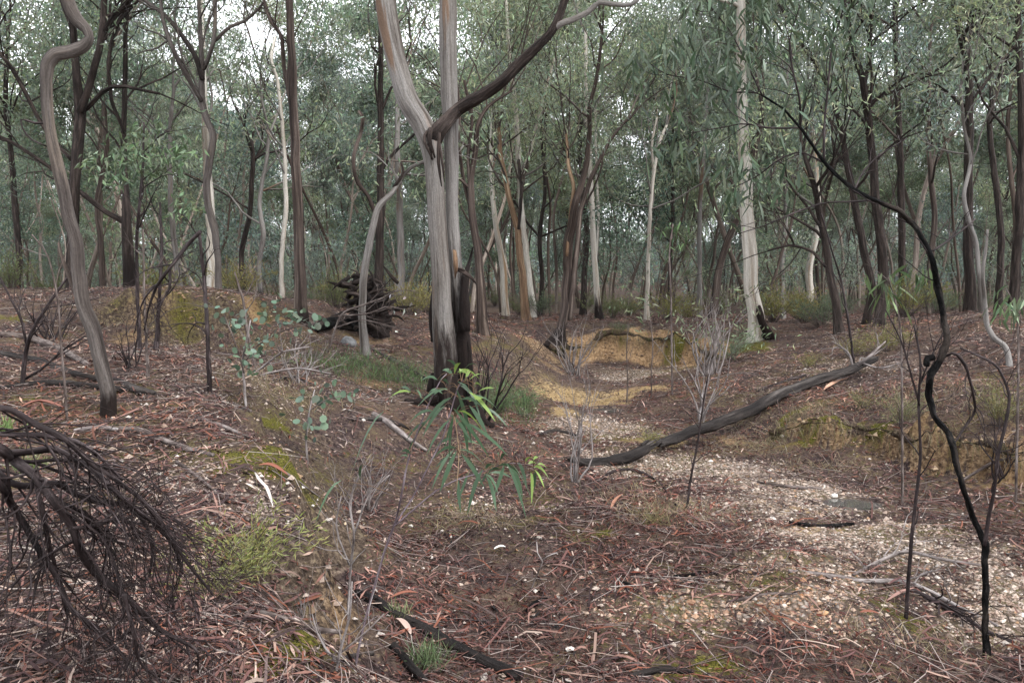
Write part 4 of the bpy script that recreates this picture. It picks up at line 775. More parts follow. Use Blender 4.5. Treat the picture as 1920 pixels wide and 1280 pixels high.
for (u, v, d, k) in ((1450,600,17,0),(1500,590,18,2),(1250,600,18.5,0),(1290,595,20,0),(1150,590,20,1),(1015,590,19,3),(800,570,16,2),(770,575,15,2),(450,535,14,2),(410,525,16,1),(1540,610,15.5,3),(1570,600,17,3),(1180,585,22,1),(630,575,15,1),(660,560,16,2),(1700,600,15.5,0),(20,545,14,1),(90,540,15,1),(300,535,15,0),(1760,590,16,3)):
    p = at(u, v, d); nb_ += 1
    plant('broom_shrub', where(LBB[k], p[0], d, 'on the plateau'), 'shrub', 'broom shrubs on the plateau', p[0], d, random.uniform(.5, 1.), random.uniform(0, 6), (('stems', PB[k][0]), ('foliage', PB[k][1])), 1.1)
while nb_ < 60:
    y = random.uniform(16.5, 45); x = random.uniform(-1, 1) * (.68 * y + 1)
    if not free(x, y, .2): continue
    nb_ += 1; k = random.randrange(4)
    plant('broom_shrub', where(LBB[k], x, y, 'on the plateau'), 'shrub', 'broom shrubs on the plateau', x, y, random.uniform(.45, .95), random.uniform(0, 6), (('stems', PB[k][0]), ('foliage', PB[k][1])), 1.2)
# far-off wood: reads as one mass
mb = MB(); lf = MB()
for q in range(230):
    y = random.uniform(74, 135); x = random.uniform(-1, 1) * (.72 * y + 4); h = random.uniform(10, 15); z = float(gz([x], [y])[0])
    p1 = np.array([x + random.gauss(0, .6), y, z + h * .5]); p2 = np.array([x + random.gauss(0, 1.), y, z + h * .85])
    tube(mb, [np.array([x, y, z - .2]), p1, p2], [.15, .12, .06], 4, 6, cap=False, c=(.14, .12, .105))
    an = np.array([x, y, z]) + np.stack([RG.normal(0, 1.3, 16), RG.normal(0, 1.3, 16), h * RG.uniform(.04, 1, 16)], 1); crown(lf, an, 26, .7, .5, .18, random.choice([BASE_G, BLUE_G]), .6)
    an = np.array([x, y, z]) + np.stack([RG.normal(0, 2.8, 12), RG.normal(0, 2, 12), RG.uniform(.2, 4.6, 12)], 1); crown(lf, an, 20, .6, .5, .2, random.choice([BASE_G, BLUE_G, DARK_G]), .4)
for a, b, c, k_, q_ in zip(lf.V, lf.Q, lf.C, lf.K, lf.B): mb.add(a, b - b.min(), c=k_)
struct('far_wood', mb, M_LEAF, 'stuff', False)
# ---------------------------------------------------------------- saplings, fallen wood, plants, stones
def snap(p, lift=0.): q = np.array(p, float); q[2] = float(gz([q[0]], [q[1]])[0]) + lift; return q
def twigs(mb, pp, rr, tt, n, t0, t1, L, lvl, anch=None, up=.1, ang=(.4, 1.), rk=.5, wig=.5, sides=4, bias=None, shrink=.62):
    for q in range(n):
        i = min(len(pp) - 1, int((t0 + (t1 - t0) * (q + random.random()) / n) * (len(pp) - 1)))
        a = nrm(np.cross(tt[i], RG.normal(0, 1, 3))); g = random.uniform(*ang); d = tt[i] * math.cos(g) + a * math.sin(g)
        if bias is not None: d = d + np.asarray(bias)
        grow(mb, pp[i], d, L * random.uniform(.6, 1.25), max(rr[i] * rk, .0012), lvl, anch if anch is not None else [], up, wig, sides=sides, shrink=shrink)

# --- charred black sapling, right foreground
b0 = hit(1850, 1240); d0 = b0[1]
T = Tree('burnt_sapling', 'crooked charred black sapling with leafy drooping top, right foreground', (1850, 1240), d0, cat='sapling')
a = T.stem([(1850,1246,16.7),(1849,1180,15.0),(1848,1100,15.0),(1846,1020,15.8),(1824,965,13.2),(1802,905,13.2),(1790,850,13.2),(1778,810,14.1),(1752,780,14.1),(1742,745,15.0),(1744,705,15.8),(1766,670,16.7),(1774,635,16.7),(1768,595,15.0),(1757,540,14.1),(1750,490,14.1),(1736,455,13.2),(1712,420,12.3),(1680,392,11.4),(1640,375,10.6),(1604,358,9.7),(1570,330,8.8),(1545,305,7.9),(1522,270,7.0),(1500,240,6.2),(1470,205,5.3),(1430,180,4.4)], B_BLACK, 'trunk', 12, .24, 0, .014, wob=.02, dd=.5, flare=1.15, kink=.3, sharp=.7)
f = T.stem([(1846,1022,9),(1854,970,9),(1866,905,8),(1872,850,8),(1886,790,8),(1892,740,7),(1872,690,6),(1838,668,5),(1800,652,4)], B_DTWIG, 'limb', 8, .1, 0, .03, False)
f2 = T.stem([(1772,668,6),(1792,662,8),(1812,690,7),(1824,735,6),(1828,770,6),(1810,800,5),(1790,830,4)], B_DTWIG, 'limb', 7, .1, 0, .03, False, d=d0 + .25)
f3 = T.stem([(1750,670,15),(1738,672,15),(1737,684,14)], B_BLACK, 'limb', 8, .15, 0, .015, False, d=d0 + .22, flare=1)
anch = T.anch
for pts in ([(1545,305,7),(1545,240,6),(1552,170,5),(1560,90,5),(1580,20,4),(1590,-40,3)], [(1500,240,6),(1500,190,5),(1488,140,5),(1480,80,4),(1500,10,3)], [(1470,205,5),(1420,175,4),(1370,172,4),(1310,150,3),(1250,140,3),(1220,120,2)], [(1500,240,5),(1440,240,5),(1395,232,4),(1350,240,3),(1290,250,2)],
            [(1430,180,4),(1400,120,4),(1370,60,3),(1330,10,3),(1310,-30,2)], [(1545,305,5),(1500,285,4),(1460,300,4),(1420,330,3),(1380,350,2)], [(1640,375,5),(1600,378,5),(1550,380,4),(1500,395,4),(1440,420,3),(1380,440,2)], [(1750,470,5),(1772,455,5),(1800,435,4),(1830,410,3)], [(1600,360,4),(1620,320,4),(1650,290,3),(1700,260,3)]):
    q = T.stem(pts, B_DTWIG, 'limb', 6, .1, 0, .05, False, d=d0 + .5, dd=random.uniform(-.3, .5))
    leafy = pts[0][0] < 1560 and pts[-1][1] < 400
    twigs(T.br, *q, 7, .25, 1, .24, 1, anch if leafy else None, 0, rk=.6); T.nb += 1
twigs(T.br, *f, 8, .2, 1, .22, 1, None, 0, rk=.4); twigs(T.br, *f2, 9, .2, 1, .25, 1, None, -.2, rk=.4); twigs(T.br, *a, 8, .55, .95, .2, 1, None, .1, rk=.25)
for q in range(34): anch.append(at(random.gauss(1390, 120), random.gauss(45, 50), d0 + random.uniform(.2, 1.1)))
for (u, v) in ((1530,140),(1540,120),(1510,130),(1560,150),(1470,200),(1480,215),(1400,250),(1420,245),(1330,225),(1290,215),(1240,140),(1215,170),(1260,235),(1480,260),(1500,270),(1385,210)): anch.append(at(u, v, d0 + random.uniform(.3, .8)))
an = np.array(T.anch); m = len(an) * 4; C = np.repeat(an, 4, 0) + RG.normal(0, .05, (m, 3)); D = nrm(RG.normal(0, 1, (m, 3))) - np.array([0, 0, 1.1]); N = RG.normal(0, 1, (m, 3)); o_ = np.argsort(C[:, 1]); cc = leafcol(m, (.058, .085, .05), .4)
Lr = .08 * RG.uniform(.6, 1.3, m); Wr = .0145 * RG.uniform(.7, 1.3, m); dr = RG.uniform(.1, .5, m); sd = RG.uniform(-.25, .25, m); a_, b_ = o_[:300], o_[300:]
each_leaf(sickles, T.t, M_GLOSS, len(a_), C[a_], D[a_], N[a_], Lr[a_], Wr[a_], cc[a_], dr[a_], sd[a_])
if len(b_): mb = MB(); sickles(mb, C[b_], D[b_], N[b_], Lr[b_], Wr[b_], cc[b_], dr[b_], sd[b_]); part('crown', mb, M_GLOSS, T.t)['kind'] = 'stuff'
T.close(B_DTWIG, 0)

# --- big dead branch fanning in from the left edge
g0 = snap(at(-420, 1340, 2.1))
T = Tree('dead_branch', 'large bare dead branch fanning out over the litter, lower left', (-420, 1340), 1.85, cat='branch')
WSC = 1.08
T.stem([(-420,1345,60),(-330,1120,56),(-240,930,50),(-150,840,40),(-60,812,26)], B_DTWIG, 'limb', 12, .1, 0, .05)
LIMBS = ([(-60,812,18),(0,764,11),(62,792,11),(124,824,10),(174,870,9),(257,928,8),(302,982,7),(352,1056,6),(400,1114,4)], [(-60,812,24),(0,843,20),(25,858,19),(66,895,17),(100,936,16),(137,990,15),(153,1036,13),(178,1073,13),(232,1114,12),(265,1147,10),(290,1172,9),(331,1197,7),(368,1218,5),(372,1260,3)],
  [(15,850,13),(60,846,13),(100,841,12),(137,858,11),(182,887,10),(232,936,9),(290,982,8),(327,1023,7),(343,1073,5)], [(-40,850,14),(0,891,13),(37,909,12),(108,907,12),(137,924,11),(182,940,10),(240,949,8),(273,982,7),(286,1031,6),(280,1080,4)],
  [(-60,812,12),(0,814,10),(75,816,9),(137,825,8),(180,850,6),(230,900,5)], [(-40,850,15),(0,907,13),(25,949,12),(54,998,11),(104,1077,10),(132,1139,9),(178,1176,8),(228,1226,6),(250,1255,4)],
  [(66,895,9),(80,960,9),(92,1020,8),(110,1090,6),(125,1150,4)], [(100,936,9),(150,960,9),(200,1010,8),(215,1060,6),(230,1100,4)], [(232,1114,8),(250,1180,7),(262,1240,5),(300,1275,3)], [(137,990,7),(180,985,7),(225,970,6),(265,1000,5)])
for k, pts in enumerate(LIMBS):
    q = T.stem(pts, B_DTWIG, 'limb', 8, .12, 0, .018, False, wob=.05, d=1.92 + .06 * (k % 4), dd=.14)
    twigs(T.br, *q, 22, .1, 1, .25, 2, None, -.2, (.25, .8), .45, .5, 4, (.12, 0, -.25), .7); T.nb += 1
T.close(B_DTWIG, 0); WSC = .78

# --- small bare or broken saplings
def bare(name, label, base, stems, mat, n=5, L=.35, lvl=1, d=None, cat='sapling', up=.2, group=None, dd=0.):
    d = d or hit(*base)[1]; T = Tree(name, label, base, d, cat=cat, group=group)
    for k, pts in enumerate(stems):
        q = T.stem(pts, mat, 'stem' if k == 0 else 'limb', 7, .1, 0, .05, k == 0, flare=1.1, dd=dd)
        if n: twigs(T.br, *q, n, .3, 1, L, lvl, None, up, rk=.5); T.nb += 1
    return T.close(mat, 0)
bare('snapped_sapling', 'snapped sapling with its dark top hanging down to the left', (394, 738), [[(394,740,12),(391,680,11),(388,600,10),(383,530,9),(378,480,8),(374,437,8)], [(376,434,10),(352,458,10),(328,490,9),(305,520,8),(290,545,7),(278,580,5),(270,620,3)], [(318,505,7),(318,540,6),(300,575,5),(296,640,3)], [(300,528,5),(276,552,5),(262,580,4),(252,625,3)]], B_DTWIG, 6, .3, 1, up=-.3)
bare('bare_sapling', 'bare dark forked sapling at the left edge of the bank', (40, 725), [[(40,727,11),(48,660,10),(58,625,8),(85,580,7),(112,540,6),(140,500,4)], [(50,650,6),(40,600,6),(20,560,5),(0,520,4)], [(44,712,7),(80,690,6),(120,655,5),(160,630,4)]], B_DTWIG, 5, .4)
bare('bare_sapling', 'thin leaning bare stem just left of the crooked tree', (126, 790), [[(126,792,6),(122,730,6),(114,640,5),(108,560,5),(90,480,4),(60,440,3)]], B_TWIG, 5, .3)
bare('bare_sapling', 'thin dark upright stem right of the crooked tree', (279, 712), [[(279,714,8),(275,650,7),(272,590,6),(270,520,5),(268,430,4)]], B_TWIG, 8, .35)
bare('bare_sapling', 'dark thin stem in front of the left clay bank', (292, 648), [[(292,652,14),(296,600,10),(300,540,8),(303,460,7),(300,380,5)]], B_DTWIG, 7, .5, d=9.3)
bare('bare_sapling', 'thin reddish stem leaning over the mossy bank edge', (487, 690), [[(487,692,9),(470,650,8),(462,610,7),(455,560,6),(440,510,4)]], B_TWIG, 5, .4, d=7.9)
bare('bare_sapling', 'sharp grey stems crossing below the round-leaved sapling', (462, 715), [[(462,717,6),(490,690,6),(530,660,5),(580,650,4)], [(462,715,5),(500,700,5),(560,690,4),(620,700,3)]], B_GTWIG, 6, .35, d=7.4)
bare('bare_sapling', 'slim double black stem behind the charred sapling', (1700, 1090), [[(1700,1095,9),(1708,1020,9),(1718,930,8),(1726,850,7),(1722,760,6),(1726,680,5),(1714,610,4)], [(1724,760,5),(1705,690,5),(1690,640,4),(1660,580,3)], [(1724,720,4),(1750,660,4),(1770,620,3)]], B_DTWIG, 6, .3, d=4.05)
bare('bare_sapling', 'thin wiry stem in front of the fallen log', (1285, 960), [[(1285,965,6),(1296,890,6),(1308,830,5),(1318,760,4),(1328,700,3)]], B_DTWIG, 6, .25)
bare('bare_sapling', 'fine dark stem leaning against the fallen log top', (1605, 670), [[(1605,675,6),(1590,600,6),(1578,530,5),(1560,470,4),(1540,400,3)]], B_DTWIG, 5, .5, d=10.6)
bare('bare_sapling', 'thin straight stem standing in the yellow clay pool', (1175, 755), [[(1175,757,3.5),(1177,710,3),(1175,660,2.5),(1178,610,2)]], B_TWIG, 4, .3)
bare('bare_sapling', 'second thin stem right of the yellow clay pool', (1222, 745), [[(1222,747,3.5),(1221,700,3),(1224,650,2.5),(1220,600,2)]], B_TWIG, 4, .3)
bare('leaning_stick', 'crooked pale forked stick poking from the litter, centre foreground', (990, 1105), [[(990,1108,4),(1005,1080,4),(1018,1050,4),(1008,1038,3.5),(1006,1015,3)], [(1017,1050,3),(1030,1040,2.5),(1044,1036,2)]], B_GTWIG, 0, cat='stick')
bare('bare_sapling', 'reddish bare stems at the bank edge, left of the strap-leaved sapling', (650, 1150), [[(650,1152,7),(656,1080,6),(664,1000,6),(655,940,5),(680,880,4)], [(656,1060,5),(630,990,4),(640,930,3)], [(665,1000,4),(690,930,4),(730,890,3)]], B_GTWIG, 6, .2, d=3.5)
bare('bare_sapling', 'pale splayed dead stems at the bottom edge near the bank', (625, 1262), [[(625,1265,7),(640,1210,7),(655,1160,6),(660,1090,4)], [(632,1240,6),(600,1200,5),(585,1150,3)], [(635,1225,5),(680,1190,5),(720,1150,3)]], B_GTWIG, 4, .15)

# --- twiggy grey bushes
def twig_bush(label, base, h, wd, n, mat=B_GTWIG, d=None, thick=2.4, name='twiggy_bush', lvl=2):
    d = d or hit(*base)[1]; T = Tree(name, label, base, d, cat='shrub'); hm = h / F * d; wm = wd / F * d
    mb = MB()
    for q in range(n):
        dv = np.array([random.gauss(0, wm / hm * .5), random.gauss(0, wm / hm * .5), 1.])
        grow(mb, T.base + np.array([random.gauss(0, wm * .07), random.gauss(0, wm * .07), -.03]), dv, hm * .55 * random.uniform(.7, 1.15), thick / F * d, lvl, [], .25, .3, (2, 3), 3, .55, .6)
    part('stems', mb, mat, T.t); return T
twig_bush('grey twiggy bush standing in the gully before the yellow clay', (1076, 905), 260, 70, 7)
twig_bush('spindly grey bush drooping below the cliff tree roots', (1075, 715), 130, 120, 12, d=13.2, thick=2)
twig_bush('tall purple-grey twiggy bush right of the cliff', (1330, 690), 170, 110, 14, d=12.2, thick=2.2)
twig_bush('grey wispy bush above the fallen log', (1310, 780), 190, 70, 7, d=9.4)
twig_bush('bare dark bush leaning over from behind the big forked gum', (905, 660), 250, 190, 9, B_DTWIG, 8.6, 3)
twig_bush('tangled grey bush at the left edge behind the crooked tree', (100, 560), 130, 120, 10, B_DTWIG, 9.5, 2.2)
twig_bush('small dry grey bush on the slope right of the charred sapling', (1880, 900), 160, 90, 6, B_DTWIG, None, 2.4)
twig_bush('low dry twigs sprouting on the bank edge, lower left', (570, 1180), 90, 110, 8, B_GTWIG, None, 2.4)
twig_bush('thin dry stems rising in the gully left of the strap leaves', (690, 960), 150, 90, 6, B_GTWIG, None, 2.)
twig_bush('small bare bush under the left clay bank', (250, 690), 110, 110, 7, B_DTWIG, None, 2.2)
twig_bush('bare grey shrub on the slope below the tall brown trunk', (560, 720), 120, 120, 7, B_GTWIG, None, 2.)

# --- round-leaved gum saplings
def round_sapling(label, base, stems, spots, d=None, r=.025, colr=(.10, .145, .098), per=7, sp=.075):
    d = d or hit(*base)[1]; T = Tree('round_leaved_sapling', label, base, d, cat='sapling')
    for k, pts in enumerate(stems): T.stem(pts, B_GTWIG if k == 0 else B_TWIG, 'stem' if k == 0 else 'limb', 6, .05, 0, .05, k == 0, flare=1.1)
    an = np.array([at(u, v, d + random.uniform(-.2, .2)) for (u, v) in spots]); m = len(an) * per
    C = np.repeat(an, per, 0) + RG.normal(0, sp, (m, 3)) * np.array([1, 1, .7]); D = nrm(RG.normal(0, 1, (m, 3))) - np.array([0, 0, .5]); each_leaf(discs, T.t, M_GLOSS, m, C, D, RG.normal(0, 1, (m, 3)), r * RG.uniform(.6, 1.25, m), leafcol(m, colr, .35)); return T
round_sapling('blue-green round-leaved gum sapling on the mossy bank edge', (462, 768), [[(462,770,7),(458,720,6),(455,680,5),(462,640,5),(470,600,4)], [(458,680,4),(480,650,4),(530,620,3),(590,605,3)], [(458,700,4),(440,640,4),(420,590,3)]],
   [(415,585),(430,600),(440,625),(462,610),(452,640),(470,650),(490,660),(445,660),(500,585),(515,600),(535,600),(555,600),(575,605),(590,602),(540,590),(560,590),(470,690),(495,680),(505,570),(435,590),(520,620)])
round_sapling('small round-leaved sapling lower on the slope right of the bank', (577, 868), [[(577,870,5),(574,820,5),(580,770,4),(590,730,3)], [(580,770,3),(610,750,3),(640,742,2)]],
   [(600,738),(620,735),(645,745),(635,750),(585,760),(575,790),(570,800),(590,775),(610,725),(578,735)], per=5)
T = Tree('leafy_sapling', 'young gum with fresh green drooping leaves before the left trunks', (262, 640), 9.2, cat='sapling')
q = T.stem([(262,645,10),(258,560,9),(256,460,8),(262,380,7),(268,300,6),(270,230,4)], B_DTWIG, 'stem', 7, .1, 0, .08)
for (u, v) in ((215,290),(240,300),(265,290),(290,290),(310,270),(330,280),(345,290),(300,300),(320,310),(280,320),(250,330),(225,315),(270,250),(300,235),(320,240),(200,320),(190,300),(240,260),(340,270),(330,300),(350,390),(330,385),(240,275),(210,340)): T.anch.append(at(u, v, 9.2 + random.uniform(-.4, .4)))
twigs(T.br, *q, 9, .45, 1, .55, 1, None, .1, rk=.6); T.nb = 1
T.close(B_DTWIG, 20, .1, .105, .036, (.105, .15, .08), M_GLOSS, 1.0)
for (lab, base, d, stem, spots, cc) in (
  ('hanging green sprig with orange stalks left of the charred sapling', (1700, 700), 6.5, [(1700,720,6),(1690,640,5),(1680,570,4),(1665,520,3)], [(1640,515),(1660,530),(1680,520),(1700,525),(1720,505),(1670,560),(1655,545),(1690,540),(1735,510),(1705,510)], (.10, .15, .06)),
  ('hanging leaf spray at the right edge above the bank', (1915, 690), 6.4, [(1915,700,6),(1910,640,5),(1900,570,4),(1885,540,3)], [(1880,560),(1895,570),(1905,555),(1890,585),(1870,560),(1910,580)], (.10, .15, .075)),
  ('small leafy green sapling hanging left of the large pale gum', (1262, 650), 11, [(1262,660,5),(1258,560,5),(1255,470,4),(1262,420,3)], [(1255,420),(1265,440),(1250,460),(1270,425),(1258,480),(1240,430),(1275,450)], (.085, .15, .06))):
    T = Tree('leafy_sapling', lab, base, d, cat='sapling'); q = T.stem(stem, B_TWIG, 'stem', 6, .1, 0, .08, flare=1.1)
    for (u, v) in spots: T.anch.append(at(u, v, d + random.uniform(-.15, .15)))
    twigs(T.br, *q, 5, .5, 1, .25, 1, None, 0); T.nb = 1
    T.close(B_TWIG, 6, .06, .13, .022, cc, M_GLOSS, 1., 'sickle')

# --- strap-leaved wattle sapling, centre foreground
T = Tree('wattle_sapling', 'strap-leaved green sapling with purple stems, centre foreground', (660, 1255), 2.95, cat='sapling')
s1 = T.stem([(660,1258,6.8),(680,1180,6.1),(702,1100,6.1),(722,1030,5.4),(742,975,5.4),(752,930,4.8),(766,860,4.1),(786,800,4.1),(805,755,3.4),(825,715,2.7),(838,700,2.7)], B_PURP, 'stem', 8, .06, 0, .03)
s2 = T.stem([(742,980,4.1),(775,930,4.1),(800,880,3.4),(830,820,3.4),(848,760,3.4),(862,720,2.7),(885,700,2.0)], B_PURP, 'limb', 7, .05, 0, .03, False)
s3 = T.stem([(740,985,4.1),(775,955,4.1),(820,918,3.4),(860,898,3.4),(900,886,2.7),(950,868,2.0),(1000,872,1.4)], B_PURP, 'limb', 7, .05, 0, .03, False)
s4 = T.stem([(852,780,2.7),(858,820,2.7),(860,860,2.7),(856,920,2.0)], B_ORANGE, 'limb', 6, .05, 0, .03, False)
LF = []   # (u, v) leaf foot -> (u, v) tip, fresh?
for a_, b_, fr in (((850,705),(808,670),0),((852,700),(862,655),1),((860,695),(905,700),1),((872,690),(915,675),0),((862,700),(880,670),1),((880,712),(935,688),1),((858,715),(890,780),0),((862,722),(893,745),0),((840,730),(800,745),0),((838,728),(792,770),0),((820,712),(770,700),0),((812,770),(765,800),0),
   ((770,735),(722,745),1),((778,732),(795,745),0),((770,733),(742,722),0),((890,720),(910,722),1),((895,735),(935,725),1),((880,735),(900,790),1),((888,740),(932,770),0),((860,770),(905,800),1),((862,780),(875,830),0),((870,790),(930,860),0),((850,790),(842,845),0),((845,785),(820,840),0),((800,790),(775,830),0),((808,780),(790,850),0),
   ((855,840),(800,850),0),((852,842),(822,905),0),((856,845),(845,900),0),((858,845),(885,890),0),((862,842),(905,875),0),((850,850),(828,880),0),((865,850),(888,905),0),((860,900),(858,945),0),((770,850),(740,840),0),((765,855),(735,862),0),
   ((905,880),(895,935),0),((910,880),(930,850),0),((915,882),(952,880),0),((918,886),(962,905),0),((908,888),(938,920),0),((912,892),(928,945),0),((950,868),(962,945),0),((955,870),(975,915),0),((960,868),(992,940),0),((945,870),(940,920),0),((985,865),(1000,840),1),((990,870),(1020,865),1),((1000,875),(1035,890),1),((1002,880),(1012,910),1),((995,885),(1000,930),1),((1008,870),(1028,880),1),((1000,862),(1020,850),1),((1004,885),(1000,910),0),
   ((930,855),(945,825),0),((938,862),(958,835),0),((720,770),(690,850),0),((900,760),(945,800),0),((680,870),(672,900),0),((640,900),(612,960),0),((842,720),(800,700),0),((856,730),(870,800),0),((846,745),(818,800),0),((866,748),(915,770),0),((834,760),(800,810),0),((872,715),(905,655),1),((850,765),(880,845),0),((830,738),(782,722),0),((864,756),(850,820),0),((842,775),(870,830),0),((880,752),(925,745),1),((856,690),(832,650),0),((850,822),(815,835),0),((866,828),(905,842),0),((925,876),(905,915),0),((935,872),(975,890),0),((970,866),(985,905),0),((880,880),(870,930),0),((880,760),(905,810),0),((875,700),(855,690),1)):
    LF.append((a_, b_, fr))
lm = MB(); fo = []; ti = []; cc = []
for (a_, b_, fr) in LF:
    d1 = 2.95 + random.uniform(-.12, .12); p0 = at(*a_, d1); p1 = at(*b_, d1 + random.uniform(-.06, .06)); fo.append(p0); ti.append(p1)
    cc.append(np.array((.15, .22, .05) if fr else (.045, .082, .042)) * random.uniform(.75, 1.3))
fo = np.array(fo); ti = np.array(ti); Ln = np.linalg.norm(ti - fo, axis=1) * .9; sag = RG.uniform(.45, .95, len(fo))
D = (ti - fo) + np.array([0, 0, 1.]) * (sag * Ln)[:, None]; 
Nn = nrm(np.array([0, -1., .6]) + RG.normal(0, .45, (len(fo), 3)))
D_ = D / np.linalg.norm(D, axis=1, keepdims=True)
each_leaf(sickles, T.t, M_GLOSS, len(fo), fo, D_, Nn, Ln, RG.uniform(.011, .018, len(fo)), np.array(cc), sag, RG.uniform(-.3, .3, len(fo)))
pet = MB()
for k in range(len(fo)):
    src = min((np.linalg.norm(s_[0] - fo[k], axis=1).min(), j) for j, s_ in enumerate((s1, s2, s3, s4)))[1]; S_ = (s1, s2, s3, s4)[src][0]; i = np.argmin(np.linalg.norm(S_ - fo[k], axis=1))
    tube(pet, [S_[i], (S_[i] + fo[k]) / 2 + np.array([0, 0, .01]), fo[k]], [.0016, .0013, .001], 4, 5, cap=False)
part('leaf_stalks', pet, B_ORANGE, T.t)['kind'] = 'stuff'

# --- fallen logs and branches
def fallen(name, label, pts, mat, sides=10, lump=.1, cat='log', group=None, sink=.35, lift=None, n=0, char=0., d=None, step=.06):
    P_ = []; r = []
    for k, (u, v, wd) in enumerate(pts):
        p = hit(u, v); rad = wd / 2 / F * p[1]; p[2] += rad * (1 - sink) + (lift[k] if lift else 0); P_.append(p); r.append(rad)
    P_ = np.array(P_); L = np.linalg.norm(np.diff(P_, axis=0), axis=1).sum()
    base = tuple(P_[0] - [0, 0, r[0]])
    mb = MB(); pp, rr, tt = tube(mb, P_, r, sides, max(5, int(L / step)), lump, random.randint(1, 99), char or None)
    if n:
        t_ = thing(name, label, cat, base, group); part('stem', mb, mat, t_); b_ = MB(); twigs(b_, pp, rr, tt, n, .15, 1, .3, 1, None, .05, rk=.4); part('twigs', b_, mat, t_)['kind'] = 'stuff'
    else: t_ = single(name, mb, mat, label, cat, base, group)
    return t_
p0 = hit(1240, 838); p1 = hit(1640, 690)
def long_log(name, label, pts, d0, d1, mat, sides=14, cat='log'):
    n = len(pts); P_ = []; r = []
    for k, (u, v, wd) in enumerate(pts):
        f_ = k / (n - 1); dd = d0 + (d1 - d0) * f_; P_.append(at(u, v, dd)); r.append(wd / 2 / F * dd)
    mb = MB(); r = np.array(r); tube(mb, P_, r, sides, 70, .2, 4, kink=.2)
    for e_, s_ in ((0, 1), (-1, -1)):   # splintered broken ends
        ax = nrm(P_[e_] - P_[e_ + s_])
        for q in range(9):
            o_ = RG.normal(0, .5, 3) * r[e_]; tube(mb, [P_[e_] - ax * .06 + o_ * .8, P_[e_] + ax * .02 + o_, P_[e_] + ax * random.uniform(.04, .13) + o_], [r[e_] * .4, r[e_] * .28, .002], 5, 6, .2, q)
    return single(name, mb, mat, label, cat, tuple(P_[0]))
long_log('fallen_log', 'long dark fallen log sloping down the right bank into the gully', [(1236,832,15),(1262,824,19),(1310,805,21),(1360,788,22),(1410,768,22),(1450,745,20),(1490,728,19),(1540,710,18),(1590,695,16),(1630,676,14),(1642,672,10)], 8.0, 10.4, B_LOG)
bare('broken_limb', 'dead pointed branch spreading at the top of the fallen log', (1560, 705), [[(1560,708,8),(1600,690,9),(1630,668,7),(1660,640,4)], [(1600,690,6),(1590,660,5),(1560,640,3)], [(1615,680,5),(1650,690,4),(1690,680,3)]], B_GTWIG, 5, .3, d=10.0, cat='branch')
long_log('fallen_log', 'shorter curved log piece lying in the gully below the long log', [(1078,862,12),(1098,868,16),(1130,866,19),(1165,862,22),(1195,848,22),(1215,838,18)], 7.25, 7.7, B_LOG)
fallen('fallen_log', 'burnt black log half buried along the bank foot, bottom centre', [(668,1112,14),(690,1128,22),(712,1142,22),(735,1155,20),(800,1195,22),(860,1225,26),(920,1255,24),(975,1275,22)], B_LOG, 12, .22, step=.04, sink=.5)
fallen('fallen_branch', 'bare grey branch lying across the gravel mound, lower right', [(1480,1078,8),(1560,1086,9),(1620,1094,9),(1690,1098,10),(1740,1112,9),(1800,1142,8),(1870,1180,6)], B_GTWIG, 7, .1, 'branch', n=12, step=.04)
fallen('fallen_branch', 'forked dead limb resting on gravel above the lower right branch', [(1600,1080,6),(1660,1062,7),(1700,1056,7),(1770,1066,6),(1840,1070,4)], B_GTWIG, 7, .1, 'branch', n=9, lift=[0,.03,.06,.05,.02], step=.04)
fallen('fallen_branch', 'brushy dead branch beside the charred sapling foot', [(1700,1105,10),(1760,1140,12),(1810,1165,10),(1850,1190,8),(1900,1210,6)], B_DTWIG, 7, .1, 'branch', n=18, step=.04)
